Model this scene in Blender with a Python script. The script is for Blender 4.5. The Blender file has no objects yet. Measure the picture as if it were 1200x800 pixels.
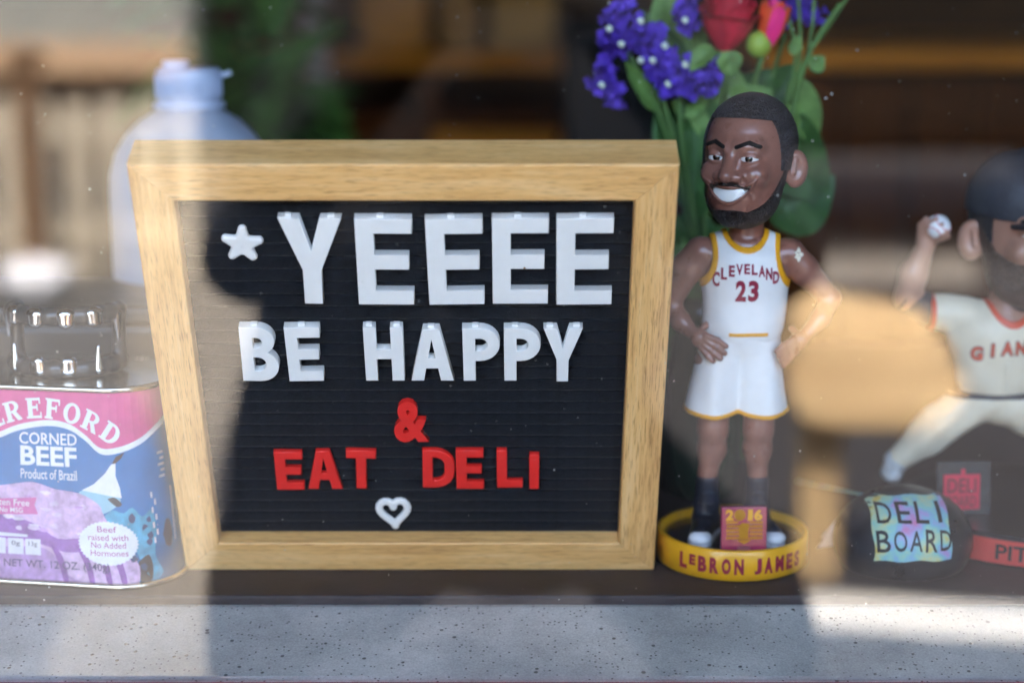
import bpy, bmesh, math, random
import numpy as np
from mathutils import Vector, Matrix
random.seed(7); RNG = np.random.default_rng(7)
R = math.radians
scene = bpy.context.scene
COL = scene.collection

# ------------------------------------------------------------------ camera, sky, sun, exposure
TILT, FPX, CAM_H = R(12.2), 2080.0, 0.325       # camera 0.325 m above the display shelf, pitched 12.2 degrees down
cam_d = bpy.data.cameras.new('camera'); cam = bpy.data.objects.new('camera', cam_d); COL.objects.link(cam)
cam_d.sensor_width = 36; cam_d.lens = FPX / 1200 * 36
cam.location = (0, 0, CAM_H); cam.rotation_euler = (R(90) - TILT, 0, 0)
cam_d.clip_start = 0.01; cam_d.clip_end = 200
cam_d.dof.use_dof = True; cam_d.dof.focus_distance = 0.885; cam_d.dof.aperture_fstop = 3.3
scene.camera = cam
SUN_EL, SUN_AZ = R(60), R(8)
w = bpy.data.worlds.new('World'); scene.world = w; w.use_nodes = True
nt = w.node_tree; bg = nt.nodes['Background']; sky = nt.nodes.new('ShaderNodeTexSky')
sky.sky_type = 'NISHITA'; sky.sun_disc = False; sky.sun_elevation = SUN_EL; sky.sun_rotation = SUN_AZ; sky.air_density = 1.0; sky.dust_density = 6.0; sky.ozone_density = 0.3   # bright haze
nt.links.new(sky.outputs[0], bg.inputs[0]); bg.inputs[1].default_value = 0.15
sd = bpy.data.lights.new('sun', 'SUN'); sd.energy = 2.5; sd.angle = R(0.53); sd.color = (1, .93, .82)
so = bpy.data.objects.new('sun', sd); COL.objects.link(so)
so.rotation_euler = (-(R(90) - SUN_EL), 0, -SUN_AZ)      # the sun stands behind the shop: the display is in open shade
so.location = (0, 4, 6)
vs = scene.view_settings; vs.view_transform = 'Standard'; vs.look = 'None'; vs.gamma = 1; vs.exposure = 4.45

# ------------------------------------------------------------------ pixel helpers (direction only; the depth Y is given)
def P(px, py, Y):
    u = (px - 600) / FPX; v = (400 - py) / FPX
    y = math.cos(TILT) + v * math.sin(TILT); z = -math.sin(TILT) + v * math.cos(TILT)
    return Vector((u * Y / y, Y, CAM_H + z * Y / y))
GLASS_Y = 0.8035                                   # street face of the pane
def RF(px, py, Yv):                                # a place in the street, seen mirrored in the pane at virtual depth Yv
    p = P(px, py, Yv); return Vector((p.x, 2 * GLASS_Y - Yv, p.z))
GROUND = -0.75

# ------------------------------------------------------------------ materials
MATS = {}
def mat(name, color, rough=.5, metal=0., var=0., vscale=40., bump=0., bscale=200., coat=0., spec=.5, sheen=0., subsurf=0., trans=0., stretch=(1, 1, 1)):
    if name in MATS: return MATS[name]
    m = bpy.data.materials.new(name); m.use_nodes = True
    n = m.node_tree; b = n.nodes['Principled BSDF']; L = n.links.new
    b.inputs['Base Color'].default_value = (*color, 1); b.inputs['Roughness'].default_value = rough
    b.inputs['Metallic'].default_value = metal; b.inputs['Coat Weight'].default_value = coat
    b.inputs['Specular IOR Level'].default_value = spec; b.inputs['Sheen Weight'].default_value = sheen
    b.inputs['Transmission Weight'].default_value = trans
    if subsurf: b.inputs['Subsurface Weight'].default_value = subsurf; b.inputs['Subsurface Scale'].default_value = .004
    if var or bump:
        tc = n.nodes.new('ShaderNodeTexCoord'); mp = n.nodes.new('ShaderNodeMapping'); mp.inputs['Scale'].default_value = stretch
        L(tc.outputs['Object'], mp.inputs[0])
    if var:
        t = n.nodes.new('ShaderNodeTexNoise'); t.inputs['Scale'].default_value = vscale; t.inputs['Detail'].default_value = 6; t.inputs['Roughness'].default_value = .65
        L(mp.outputs[0], t.inputs['Vector'])
        r = n.nodes.new('ShaderNodeValToRGB'); r.color_ramp.elements[0].position = .3; r.color_ramp.elements[1].position = .7
        r.color_ramp.elements[0].color = (*[c * (1 - var) for c in color], 1)
        r.color_ramp.elements[1].color = (*[min(1, c * (1 + var)) for c in color], 1)
        L(t.outputs[0], r.inputs[0]); L(r.outputs[0], b.inputs['Base Color'])
        mr = n.nodes.new('ShaderNodeMapRange'); mr.inputs[3].default_value = max(0, rough - .12); mr.inputs[4].default_value = min(1, rough + .12)
        L(t.outputs[0], mr.inputs[0]); L(mr.outputs[0], b.inputs['Roughness'])
    if bump:
        t2 = n.nodes.new('ShaderNodeTexNoise'); t2.inputs['Scale'].default_value = bscale; t2.inputs['Detail'].default_value = 4
        L(mp.outputs[0], t2.inputs['Vector'])
        bp = n.nodes.new('ShaderNodeBump'); bp.inputs['Strength'].default_value = bump; bp.inputs['Distance'].default_value = .001
        L(t2.outputs[0], bp.inputs['Height']); L(bp.outputs[0], b.inputs['Normal'])
    MATS[name] = m; return m

def wood_mat(name, c0, c1, c2, rough=.45, fine=1.0, spec=.5):
    """grain runs along the object's local X"""
    m = bpy.data.materials.new(name); m.use_nodes = True; n = m.node_tree; b = n.nodes['Principled BSDF']; L = n.links.new
    tc = n.nodes.new('ShaderNodeTexCoord')
    oi = n.nodes.new('ShaderNodeObjectInfo'); vm = n.nodes.new('ShaderNodeVectorMath'); vm.operation = 'SCALE'; vm.inputs[0].default_value = (3.1, 1.7, 2.3)
    L(oi.outputs['Random'], vm.inputs['Scale']); va = n.nodes.new('ShaderNodeVectorMath'); L(tc.outputs['Object'], va.inputs[0]); L(vm.outputs[0], va.inputs[1])
    def noise(sc, scale, det=4, dist=0.):
        mp = n.nodes.new('ShaderNodeMapping'); mp.inputs['Scale'].default_value = sc; L(va.outputs[0], mp.inputs[0])
        t = n.nodes.new('ShaderNodeTexNoise'); t.inputs['Scale'].default_value = scale; t.inputs['Detail'].default_value = det; t.inputs['Distortion'].default_value = dist
        L(mp.outputs[0], t.inputs['Vector']); return t
    broad = noise((7, 130, 130), 1 * fine, 5, .8); streak = noise((34, 800, 800), 1 * fine, 4); pore = noise((110, 1900, 1900), 1 * fine, 2)
    r = n.nodes.new('ShaderNodeValToRGB'); e = r.color_ramp.elements; e[0].position = .28; e[0].color = (*c0, 1); e[1].position = .72; e[1].color = (*c2, 1)
    k = e.new(.5); k.color = (*c1, 1)
    mx = n.nodes.new('ShaderNodeMix'); mx.inputs[0].default_value = .45; L(broad.outputs[0], mx.inputs[2]); L(streak.outputs[0], mx.inputs[3]); L(mx.outputs[0], r.inputs[0])
    pr = n.nodes.new('ShaderNodeValToRGB'); pr.color_ramp.elements[0].position = .30; pr.color_ramp.elements[0].color = (.50, .42, .34, 1); pr.color_ramp.elements[1].position = .46; pr.color_ramp.elements[1].color = (1, 1, 1, 1)
    L(pore.outputs[0], pr.inputs[0])
    mm = n.nodes.new('ShaderNodeMix'); mm.data_type = 'RGBA'; mm.blend_type = 'MULTIPLY'; mm.inputs[0].default_value = .8
    L(r.outputs[0], mm.inputs[6]); L(pr.outputs[0], mm.inputs[7]); L(mm.outputs[2], b.inputs['Base Color'])
    b.inputs['Roughness'].default_value = rough; b.inputs['Specular IOR Level'].default_value = spec
    bp = n.nodes.new('ShaderNodeBump'); bp.inputs['Strength'].default_value = .25; bp.inputs['Distance'].default_value = .0006
    L(streak.outputs[0], bp.inputs['Height']); L(bp.outputs[0], b.inputs['Normal'])
    MATS[name] = m; return m

# ------------------------------------------------------------------ object helpers
def link(name, me, m=None, parent=None, label=None, cat=None, group=None, kind=None, smooth=False, loc=None, rot=None, mw=None):
    o = bpy.data.objects.new(name, me); COL.objects.link(o)
    if me is not None:
        if m is not None:
            for mm in (m if isinstance(m, (list, tuple)) else [m]): me.materials.append(mm)
        if smooth: me.polygons.foreach_set('use_smooth', [True] * len(me.polygons))
    if loc is not None: o.location = loc
    if rot is not None: o.rotation_euler = rot
    if mw is not None: o.matrix_basis = mw
    if parent is not None: o.parent = parent
    if label: o['label'] = label
    if cat: o['category'] = cat
    if group: o['group'] = group
    if kind: o['kind'] = kind
    return o
def thing(name, label, cat, loc=(0, 0, 0), rot=(0, 0, 0), group=None, mw=None):
    return link(name, None, loc=None if mw is not None else loc, rot=None if mw is not None else rot, label=label, cat=cat, group=group, mw=mw)
def mesh(name, v, f):
    me = bpy.data.meshes.new(name); me.from_pydata([tuple(map(float, p)) for p in v], [], [tuple(map(int, q)) for q in f]); me.update(); return me
def bm_mesh(name, bm, recalc=True):
    if recalc: bmesh.ops.recalc_face_normals(bm, faces=bm.faces[:])
    me = bpy.data.meshes.new(name); bm.to_mesh(me); bm.free(); return me
def box_mesh(name, x0, x1, y0, y1, z0, z1, bev=0., seg=2):
    bm = bmesh.new(); bmesh.ops.create_cube(bm, size=1)
    for v in bm.verts: v.co = Vector(((x0 + x1) / 2 + v.co.x * (x1 - x0), (y0 + y1) / 2 + v.co.y * (y1 - y0), (z0 + z1) / 2 + v.co.z * (z1 - z0)))
    if bev: bmesh.ops.bevel(bm, geom=bm.edges[:], offset=bev, segments=seg, affect='EDGES', profile=.5)
    return bm_mesh(name, bm)
def lathe(name, prof, n=64, sx=1., sy=1.):
    v = []; f = []
    for r, z in prof:
        for i in range(n):
            a = 2 * math.pi * i / n; v.append((r * math.cos(a) * sx, r * math.sin(a) * sy, z))
    for k in range(len(prof) - 1):
        for i in range(n):
            j = (i + 1) % n; f.append((k * n + i, k * n + j, (k + 1) * n + j, (k + 1) * n + i))
    f.append(list(range(n))[::-1]); f.append([(len(prof) - 1) * n + i for i in range(n)])
    return mesh(name, v, f)
def tube(name, pts, rad, n=10, bm=None):
    """swept tube with a radius per point, closed ends"""
    pts = [Vector(p) for p in pts]; rad = rad if hasattr(rad, '__len__') else [rad] * len(pts)
    own = bm is None; bm = bm or bmesh.new(); rings = []; up = None
    for i, p in enumerate(pts):
        t = (pts[min(i + 1, len(pts) - 1)] - pts[max(i - 1, 0)]).normalized()
        if up is None: up = t.orthogonal().normalized()
        up = (up - t * up.dot(t)).normalized(); s = t.cross(up)
        rings.append([bm.verts.new(p + (up * math.cos(2 * math.pi * k / n) + s * math.sin(2 * math.pi * k / n)) * rad[i]) for k in range(n)])
    for a, b in zip(rings, rings[1:]):
        for k in range(n): bm.faces.new((a[k], a[(k + 1) % n], b[(k + 1) % n], b[k]))
    bm.faces.new(rings[0][::-1]); bm.faces.new(rings[-1])
    return bm_mesh(name, bm) if own else None
def smooth_path(pts, n=8):
    pts = [Vector(p) for p in pts]; out = []
    for i in range(len(pts) - 1):
        p0 = pts[max(i - 1, 0)]; p1 = pts[i]; p2 = pts[i + 1]; p3 = pts[min(i + 2, len(pts) - 1)]
        for k in range(n):
            t = k / n
            out.append(.5 * ((2 * p1) + (p2 - p0) * t + (2 * p0 - 5 * p1 + 4 * p2 - p3) * t * t + (3 * p1 - p0 - 3 * p2 + p3) * t ** 3))
    out.append(pts[-1]); return out
def curve_to_mesh(cu, name):
    o = bpy.data.objects.new('tmp_curve', cu); COL.objects.link(o)
    dg = bpy.context.evaluated_depsgraph_get(); dg.update()
    me = bpy.data.meshes.new_from_object(o.evaluated_get(dg)); me.name = name; me.materials.clear()
    bpy.data.objects.remove(o); bpy.data.curves.remove(cu); return me
def shape_mesh(name, contours, thick, bev=0., bres=2):
    """2-D outline(s) in XY (holes allowed) -> solid slab from z=0 to z=thick, rounded edges"""
    cu = bpy.data.curves.new(name, 'CURVE'); cu.dimensions = '2D'; cu.fill_mode = 'BOTH'
    for c in contours:
        s = cu.splines.new('POLY'); s.points.add(len(c) - 1)
        for p, q in zip(s.points, c): p.co = (q[0], q[1], 0, 1)
        s.use_cyclic_u = True
    cu.extrude = thick / 2 - bev; cu.bevel_depth = bev; cu.bevel_resolution = bres; cu.offset = -bev
    me = curve_to_mesh(cu, name)
    for v in me.vertices: v.co.z += thick / 2
    return me
def text_mesh(name, s, size, thick=.0001, xs=1., bold=0., spacing=1.):
    cu = bpy.data.curves.new(name, 'FONT'); cu.body = s; cu.size = size; cu.extrude = thick / 2; cu.offset = bold; cu.space_character = spacing
    cu.align_x = 'CENTER'; cu.align_y = 'CENTER'; cu.resolution_u = 3
    me = curve_to_mesh(cu, name)
    for v in me.vertices: v.co.x *= xs
    return me
def bounds2(me):
    a = np.array([v.co[:] for v in me.vertices]); return a.min(0), a.max(0)
def fit_text(name, s, w, h, thick=.0001, bold=0., spacing=1.):
    me = text_mesh(name, s, 1., thick, 1., bold, spacing); lo, hi = bounds2(me)
    for v in me.vertices:
        v.co.x = (v.co.x - (lo[0] + hi[0]) / 2) * w / (hi[0] - lo[0]); v.co.y = (v.co.y - (lo[1] + hi[1]) / 2) * h / (hi[1] - lo[1])
    return me
def join_meshes(name, mes):
    bm = bmesh.new()
    for me in mes: bm.from_mesh(me); bpy.data.meshes.remove(me)
    return bm_mesh(name, bm, False)

# ------------------------------------------------------------------ signed distance modelling
def nrm(a): return np.sqrt((a * a).sum(-1))
def s_sph(p, c, r): return nrm(p - np.array(c, np.float32)) - r
def s_ell(p, c, r, rz=0., ry=0.):
    q = p - np.array(c, np.float32)
    if rz: ca, sa = math.cos(rz), math.sin(rz); q = np.stack([q[..., 0] * ca + q[..., 1] * sa, -q[..., 0] * sa + q[..., 1] * ca, q[..., 2]], -1)
    if ry: ca, sa = math.cos(ry), math.sin(ry); q = np.stack([q[..., 0] * ca + q[..., 2] * sa, q[..., 1], -q[..., 0] * sa + q[..., 2] * ca], -1)
    r = np.array(r, np.float32); k0 = nrm(q / r); k1 = nrm(q / (r * r)) + 1e-9
    return k0 * (k0 - 1) / k1
def s_cap(p, a, b, ra, rb=None):
    rb = ra if rb is None else rb; a = np.array(a, np.float32); b = np.array(b, np.float32); d = b - a
    t = np.clip(((p - a) @ d) / (d @ d), 0, 1); return nrm(p - a - t[..., None] * d) - (ra + (rb - ra) * t)
def smin(a, b, k):
    h = np.maximum(k - np.abs(a - b), 0) / k; return np.minimum(a, b) - h * h * k * .25
def smax(a, b, k): return -smin(-a, -b, k)
def chain(p, pts, k=2.):
    d = None
    for (a, ra), (b, rb) in zip(pts, pts[1:]):
        e = s_cap(p, a, b, ra, rb); d = e if d is None else smin(d, e, k)
    return d
def nets(name, f, lo, hi, h, scale=.001, newton=2):
    """surface nets over f (mm) -> mesh in metres"""
    lo = np.array(lo, float); n = np.ceil((np.array(hi) - lo) / h).astype(int) + 1
    ax = [(lo[i] + h * np.arange(n[i])).astype(np.float32) for i in range(3)]
    V = np.empty(n, np.float32); step = max(1, int(400000 / (n[1] * n[2])))
    for i in range(0, n[0], step):
        g = np.stack(np.meshgrid(ax[0][i:i + step], ax[1], ax[2], indexing='ij'), -1); V[i:i + step] = f(g)
    S = V < 0
    c = np.zeros(n - 1, np.int8)
    for dx in (0, 1):
        for dy in (0, 1):
            for dz in (0, 1): c += S[dx:n[0] - 1 + dx, dy:n[1] - 1 + dy, dz:n[2] - 1 + dz]
    act = (c > 0) & (c < 8); idx = -np.ones(n - 1, np.int64); ij = np.argwhere(act); idx[act] = np.arange(len(ij))
    acc = np.zeros((len(ij), 3)); cnt = np.zeros(len(ij))
    for axis in range(3):
        o1, o2 = [a for a in range(3) if a != axis]
        for d1 in (0, 1):
            for d2 in (0, 1):
                a = ij.copy(); a[:, o1] += d1; a[:, o2] += d2; b = a.copy(); b[:, axis] += 1
                va = V[a[:, 0], a[:, 1], a[:, 2]]; vb = V[b[:, 0], b[:, 1], b[:, 2]]; m = (va < 0) != (vb < 0)
                t = va[m] / (va[m] - vb[m]); q = a[m].astype(float); q[:, axis] += t; acc[m] += q; cnt[m] += 1
    v = lo + h * acc / cnt[:, None]
    faces = []
    for axis in range(3):
        o1, o2 = [(1, 2), (2, 0), (0, 1)][axis]
        sl = [slice(None)] * 3; sl[axis] = slice(0, n[axis] - 1); s2 = [slice(None)] * 3; s2[axis] = slice(1, n[axis])
        A = S[tuple(sl)]; B = S[tuple(s2)]; e = np.argwhere(A != B)
        ok = (e[:, o1] > 0) & (e[:, o2] > 0) & (e[:, o1] < n[o1] - 1) & (e[:, o2] < n[o2] - 1); e = e[ok]
        sg = A[e[:, 0], e[:, 1], e[:, 2]]
        def cell(d1, d2):
            q = e.copy(); q[:, o1] -= d1; q[:, o2] -= d2; return idx[q[:, 0], q[:, 1], q[:, 2]]
        q = np.stack([cell(1, 1), cell(0, 1), cell(0, 0), cell(1, 0)], 1); q[~sg] = q[~sg][:, ::-1]; faces.append(q)
    F = np.concatenate(faces); F = F[(F >= 0).all(1)]
    for _ in range(newton):
        x = v.astype(np.float32); f0 = f(x); eps = .25 * h; g = np.stack([(f(x + np.eye(3, dtype=np.float32)[i] * eps) - f(x - np.eye(3, dtype=np.float32)[i] * eps)) / (2 * eps) for i in range(3)], -1)
        gn = np.maximum((g * g).sum(-1), .15); st = np.clip(f0 / gn, -h, h)[:, None] * g; v = v - np.clip(st, -.6 * h, .6 * h)
    me = bpy.data.meshes.new(name); me.vertices.add(len(v)); me.vertices.foreach_set('co', (v * scale).ravel())
    me.loops.add(F.size); me.loops.foreach_set('vertex_index', F.ravel().astype(np.int32)); me.polygons.add(len(F))
    me.polygons.foreach_set('loop_start', np.arange(0, F.size, 4, dtype=np.int32)); me.polygons.foreach_set('loop_total', np.full(len(F), 4, np.int32))
    me.update(calc_edges=True); me.validate(); me.polygons.foreach_set('use_smooth', [True] * len(me.polygons)); return me

# ================================================================== THE SETTING
oak = wood_mat('oak', (.55, .275, .095), (.81, .465, .165), (.90, .61, .30), .42)
shelf_m = mat('shelf_dark_paint', (.055, .042, .042), .5, var=.35, vscale=30, bump=.15, bscale=300, spec=.25)
SILL_BACK, SILL_FRONT = .8775, GLASS_Y + .0065
# display shelf: a dark painted board
link('display_shelf', box_mesh('display_shelf', -1.25, 1.25, .8765, 1.5, -.03, 0, .0012), shelf_m, kind='structure')
link('shelf_cabinet', box_mesh('shelf_cabinet', -1.24, 1.24, .90, 1.46, GROUND, -.031), shelf_m, kind='structure')

def concrete():
    m = bpy.data.materials.new('pitted_concrete'); m.use_nodes = True; n = m.node_tree; b = n.nodes['Principled BSDF']; L = n.links.new
    tc = n.nodes.new('ShaderNodeTexCoord')
    a = n.nodes.new('ShaderNodeTexNoise'); a.inputs['Scale'].default_value = 16; a.inputs['Detail'].default_value = 8; a.inputs['Roughness'].default_value = .7; L(tc.outputs['Object'], a.inputs['Vector'])
    r = n.nodes.new('ShaderNodeValToRGB'); r.color_ramp.elements[0].position = .3; r.color_ramp.elements[0].color = (.30, .305, .295, 1); r.color_ramp.elements[1].position = .7; r.color_ramp.elements[1].color = (.58, .58, .55, 1); L(a.outputs[0], r.inputs[0])
    f = n.nodes.new('ShaderNodeTexNoise'); f.inputs['Scale'].default_value = 900; f.inputs['Detail'].default_value = 2; L(tc.outputs['Object'], f.inputs['Vector'])
    prev = r.outputs[0]; mx = n.nodes.new('ShaderNodeMix'); mx.data_type = 'RGBA'; mx.blend_type = 'OVERLAY'; mx.inputs[0].default_value = .35; L(prev, mx.inputs[6]); L(f.outputs[0], mx.inputs[7]); prev = mx.outputs[2]
    hs = []
    for sc, lo, hi, keep in ((150, .10, .18, .60), (360, .14, .26, .50), (60, .05, .09, .62)):
        v = n.nodes.new('ShaderNodeTexVoronoi'); v.inputs['Scale'].default_value = sc; L(tc.outputs['Object'], v.inputs['Vector'])
        q = n.nodes.new('ShaderNodeMapRange'); q.inputs[1].default_value = lo; q.inputs[2].default_value = hi; q.inputs[3].default_value = 1; q.inputs[4].default_value = 0; L(v.outputs['Distance'], q.inputs[0])
        sx = n.nodes.new('ShaderNodeSeparateColor'); L(v.outputs['Color'], sx.inputs[0]); g = n.nodes.new('ShaderNodeMath'); g.operation = 'GREATER_THAN'; g.inputs[1].default_value = keep; L(sx.outputs[0], g.inputs[0])
        k = n.nodes.new('ShaderNodeMath'); k.operation = 'MULTIPLY'; L(q.outputs[0], k.inputs[0]); L(g.outputs[0], k.inputs[1])
        m2 = n.nodes.new('ShaderNodeMix'); m2.data_type = 'RGBA'; L(k.outputs[0], m2.inputs[0]); L(prev, m2.inputs[6]); m2.inputs[7].default_value = (.13, .125, .12, 1); prev = m2.outputs[2]; hs.append(k)
    L(prev, b.inputs['Base Color']); b.inputs['Roughness'].default_value = .8
    bp = n.nodes.new('ShaderNodeBump'); bp.inputs['Strength'].default_value = .6; bp.inputs['Distance'].default_value = .001; bp.invert = True; L(hs[0].outputs[0], bp.inputs['Height']); L(bp.outputs[0], b.inputs['Normal'])
    return m
conc = concrete()
def prism(name, prof, x0, x1):
    n = len(prof); v = [(x0, y, z) for y, z in prof] + [(x1, y, z) for y, z in prof]
    f = [list(range(n))[::-1], [n + i for i in range(n)]] + [(i, (i + 1) % n, n + (i + 1) % n, n + i) for i in range(n)]
    bm = bmesh.new(); vv = [bm.verts.new(p) for p in v]
    for q in f: bm.faces.new([vv[i] for i in q])
    return bm_mesh(name, bm)
link('concrete_sill', prism('concrete_sill', [(.8755, -.0045), (.8755, -.06), (SILL_FRONT, -.06), (SILL_FRONT, -.0195), (SILL_FRONT + .004, -.0185), (.872, -.0045)], -1.25, 1.25), conc, kind='structure')
red_m = mat('dark_red_paint', (.09, .012, .012), .4, var=.2)
link('window_rail', box_mesh('window_rail', -1.3, 1.3, .797, GLASS_Y - .001, -.075, -.0158, .0015), red_m, kind='structure')
# shop shell
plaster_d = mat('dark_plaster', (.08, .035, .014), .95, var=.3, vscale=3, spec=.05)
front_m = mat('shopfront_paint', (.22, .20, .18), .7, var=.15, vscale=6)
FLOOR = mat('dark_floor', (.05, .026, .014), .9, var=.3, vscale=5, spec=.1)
HEAD = .95
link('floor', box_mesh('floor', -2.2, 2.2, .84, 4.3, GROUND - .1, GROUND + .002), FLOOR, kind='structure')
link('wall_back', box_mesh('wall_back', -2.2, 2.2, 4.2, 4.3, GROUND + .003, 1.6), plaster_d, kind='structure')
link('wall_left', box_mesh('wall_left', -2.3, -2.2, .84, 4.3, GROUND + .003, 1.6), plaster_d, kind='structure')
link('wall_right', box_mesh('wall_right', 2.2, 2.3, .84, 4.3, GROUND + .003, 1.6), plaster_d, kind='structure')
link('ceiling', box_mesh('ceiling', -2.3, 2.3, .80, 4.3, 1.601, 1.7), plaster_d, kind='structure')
link('shopfront_wall', join_meshes('shopfront_wall', [
    box_mesh('a', -2.3, 2.3, .765, .835, HEAD, 1.6), box_mesh('b', -2.3, 2.3, .765, .835, GROUND + .003, -.0755),
    box_mesh('c', -2.3, -1.301, .765, .835, -.075, HEAD - .001), box_mesh('d', 1.301, 2.3, .765, .835, -.075, HEAD - .001)]), front_m, kind='structure')

# ------------------------------------------------------------------ the pane
def glass_mats():
    m = bpy.data.materials.new('window_glass'); m.use_nodes = True; n = m.node_tree; n.nodes.remove(n.nodes['Principled BSDF']); L = n.links.new
    out = n.nodes['Material Output']; t = n.nodes.new('ShaderNodeBsdfTransparent'); t.inputs[0].default_value = (.97, .985, .98, 1)
    g = n.nodes.new('ShaderNodeBsdfGlossy'); g.inputs['Roughness'].default_value = 0.0; g.inputs[0].default_value = (1, 1, 1, 1)
    fr = n.nodes.new('ShaderNodeFresnel'); fr.inputs[0].default_value = 1.52
    ad = n.nodes.new('ShaderNodeMath'); ad.inputs[1].default_value = 1; db = n.nodes.new('ShaderNodeMath'); db.operation = 'MULTIPLY'; db.inputs[1].default_value = 2
    mu = n.nodes.new('ShaderNodeMath'); mu.operation = 'DIVIDE'; mu.use_clamp = True   # both faces of the pane reflect: 2R / (1 + R)
    mx = n.nodes.new('ShaderNodeMixShader'); L(fr.outputs[0], ad.inputs[0]); L(fr.outputs[0], db.inputs[0]); L(db.outputs[0], mu.inputs[0]); L(ad.outputs[0], mu.inputs[1]); L(mu.outputs[0], mx.inputs[0]); L(t.outputs[0], mx.inputs[1]); L(g.outputs[0], mx.inputs[2]); L(mx.outputs[0], out.inputs[0])
    c = bpy.data.materials.new('window_glass_back'); c.use_nodes = True; n = c.node_tree; n.nodes.remove(n.nodes['Principled BSDF'])
    t = n.nodes.new('ShaderNodeBsdfTransparent'); n.links.new(t.outputs[0], n.nodes['Material Output'].inputs[0])
    return m, c
gm, gc = glass_mats()
pane_me = box_mesh('glass', -1.3, 1.3, GLASS_Y, GLASS_Y + .006, -.0195, HEAD - .001)
pane = link('window_pane', pane_me, [gm, gc], label='large clear shop window pane with dust specks and street reflections', cat='window')
for p in pane_me.polygons: p.material_index = 0 if p.normal.y < -.9 else 1
# dust on the pane
bm = bmesh.new()
for i in range(340):
    px, py = random.uniform(0, 1200), random.uniform(0, 790); c = P(px, py, GLASS_Y + .0062); r = random.choice([.00012, .00016, .0002, .00025, .0004]) * random.uniform(.6, 1.2)
    k = 6; a0 = random.random() * 6; vv = [bm.verts.new((c.x + r * random.uniform(.6, 1.3) * math.cos(a0 + 6.283 * j / k), c.y, c.z + r * random.uniform(.6, 1.3) * math.sin(a0 + 6.283 * j / k))) for j in range(k)]
    vt = bm.verts.new((c.x, c.y + r * .5, c.z))
    for j in range(k): bm.faces.new((vv[j], vv[(j + 1) % k], vt))
    bm.faces.new(vv[::-1])
link('dust', bm_mesh('dust', bm), mat('dust', (.55, .53, .48), .9), pane, kind='stuff')

#@@STREET
#@@BOARD
#@@CAN
#@@FIGURE
#@@PLAYER
#@@FLOWERS
#@@ROOM
# ================================================================== THE STREET (seen mirrored in the pane)
asphalt = mat('asphalt', (.024, .023, .024), 1.0, var=.25, vscale=20, spec=.05)
sun_patch_m = mat('pale_sun_patch', (.125, .112, .092), .95, var=.2, vscale=4, spec=.1)
bm = bmesh.new(); q = [bm.verts.new(p) for p in ((-60, -60, GROUND), (60, -60, GROUND), (60, 60, GROUND), (-60, 60, GROUND))]; bm.faces.new(q)
link('ground', bm_mesh('ground', bm), asphalt, kind='structure')
def sheet(name, pts, z, m): 
    bm = bmesh.new(); bm.faces.new([bm.verts.new((x, y, z)) for x, y in pts]); o = link(name, bm_mesh(name, bm), m, kind='structure')
    if o.data.polygons[0].normal.z < 0: o.data.flip_normals()
    return o
sun_strip_m = mat('sun_strip_tone', (.34, .325, .29), .7, var=.1, vscale=8)
a, b, c, d = (RF(845, 694, 2.85), RF(1320, 722, 2.75), RF(1320, 762, 2.6), RF(850, 722, 2.7))
def gpt(px, py):                                   # mirrored pixel -> where its ray meets the ground
    u = (px - 600) / FPX; v = (400 - py) / FPX; y = math.cos(TILT) + v * math.sin(TILT); z = -math.sin(TILT) + v * math.cos(TILT)
    t = (GROUND - CAM_H) / z; return (u * t, 2 * GLASS_Y - y * t)
sheet('path', [gpt(*q) for q in ((150, 322), (300, 322), (298, 400), (268, 500), (248, 560), (246, 640), (246, 840), (40, 840), (80, 715), (170, 690), (212, 640), (205, 560), (180, 500), (150, 470), (150, 400))], GROUND + .008, sun_patch_m)  # outline and pale colour paint dappled sunlight onto the ground
sheet('dim_sun_ground', [gpt(*q) for q in ((250, 300), (248, 840), (-500, 840), (-500, 300))], GROUND + .004, mat('dim_sun_tone', (.065, .062, .058), .95, var=.25, vscale=6, spec=.1))  # mid tone painted in for the weaker light around the bright patch
sheet('sun_strip', [gpt(838, 688), gpt(1330, 722), gpt(1330, 764), gpt(838, 728)], GROUND + .004, sun_strip_m)  # pale strip painted in for a sunlit band of pavement
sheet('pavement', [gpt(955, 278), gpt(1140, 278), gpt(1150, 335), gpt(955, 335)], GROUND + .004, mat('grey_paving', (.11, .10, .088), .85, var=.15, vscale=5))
# low pale fence of upright boards
fx1 = RF(232, 250, 6.).x; fy = 2 * GLASS_Y - 6.
fence = thing('board_fence', 'low cream fence of upright wooden boards across the street', 'fence', (fx1 - .45, fy, GROUND))
fence_m = wood_mat('cream_boards', (.26, .235, .185), (.33, .295, .23), (.38, .34, .27), .7, .25)
bme = box_mesh('board', -.3, .3, -.011, .011, -.036, .036, .004); bme.materials.append(fence_m)
for i in range(9): link('board', bme, parent=fence, loc=(.45 - .04 - .118 * i, random.uniform(-.004, .004), .305 + random.uniform(-.006, .006)), rot=(0, R(90), 0))
for z in (.16, .5): link('fence_rail', box_mesh('fence_rail', -.6, .45, -.05, -.0155, z - .035, z + .035, .003), fence_m, fence)
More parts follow.
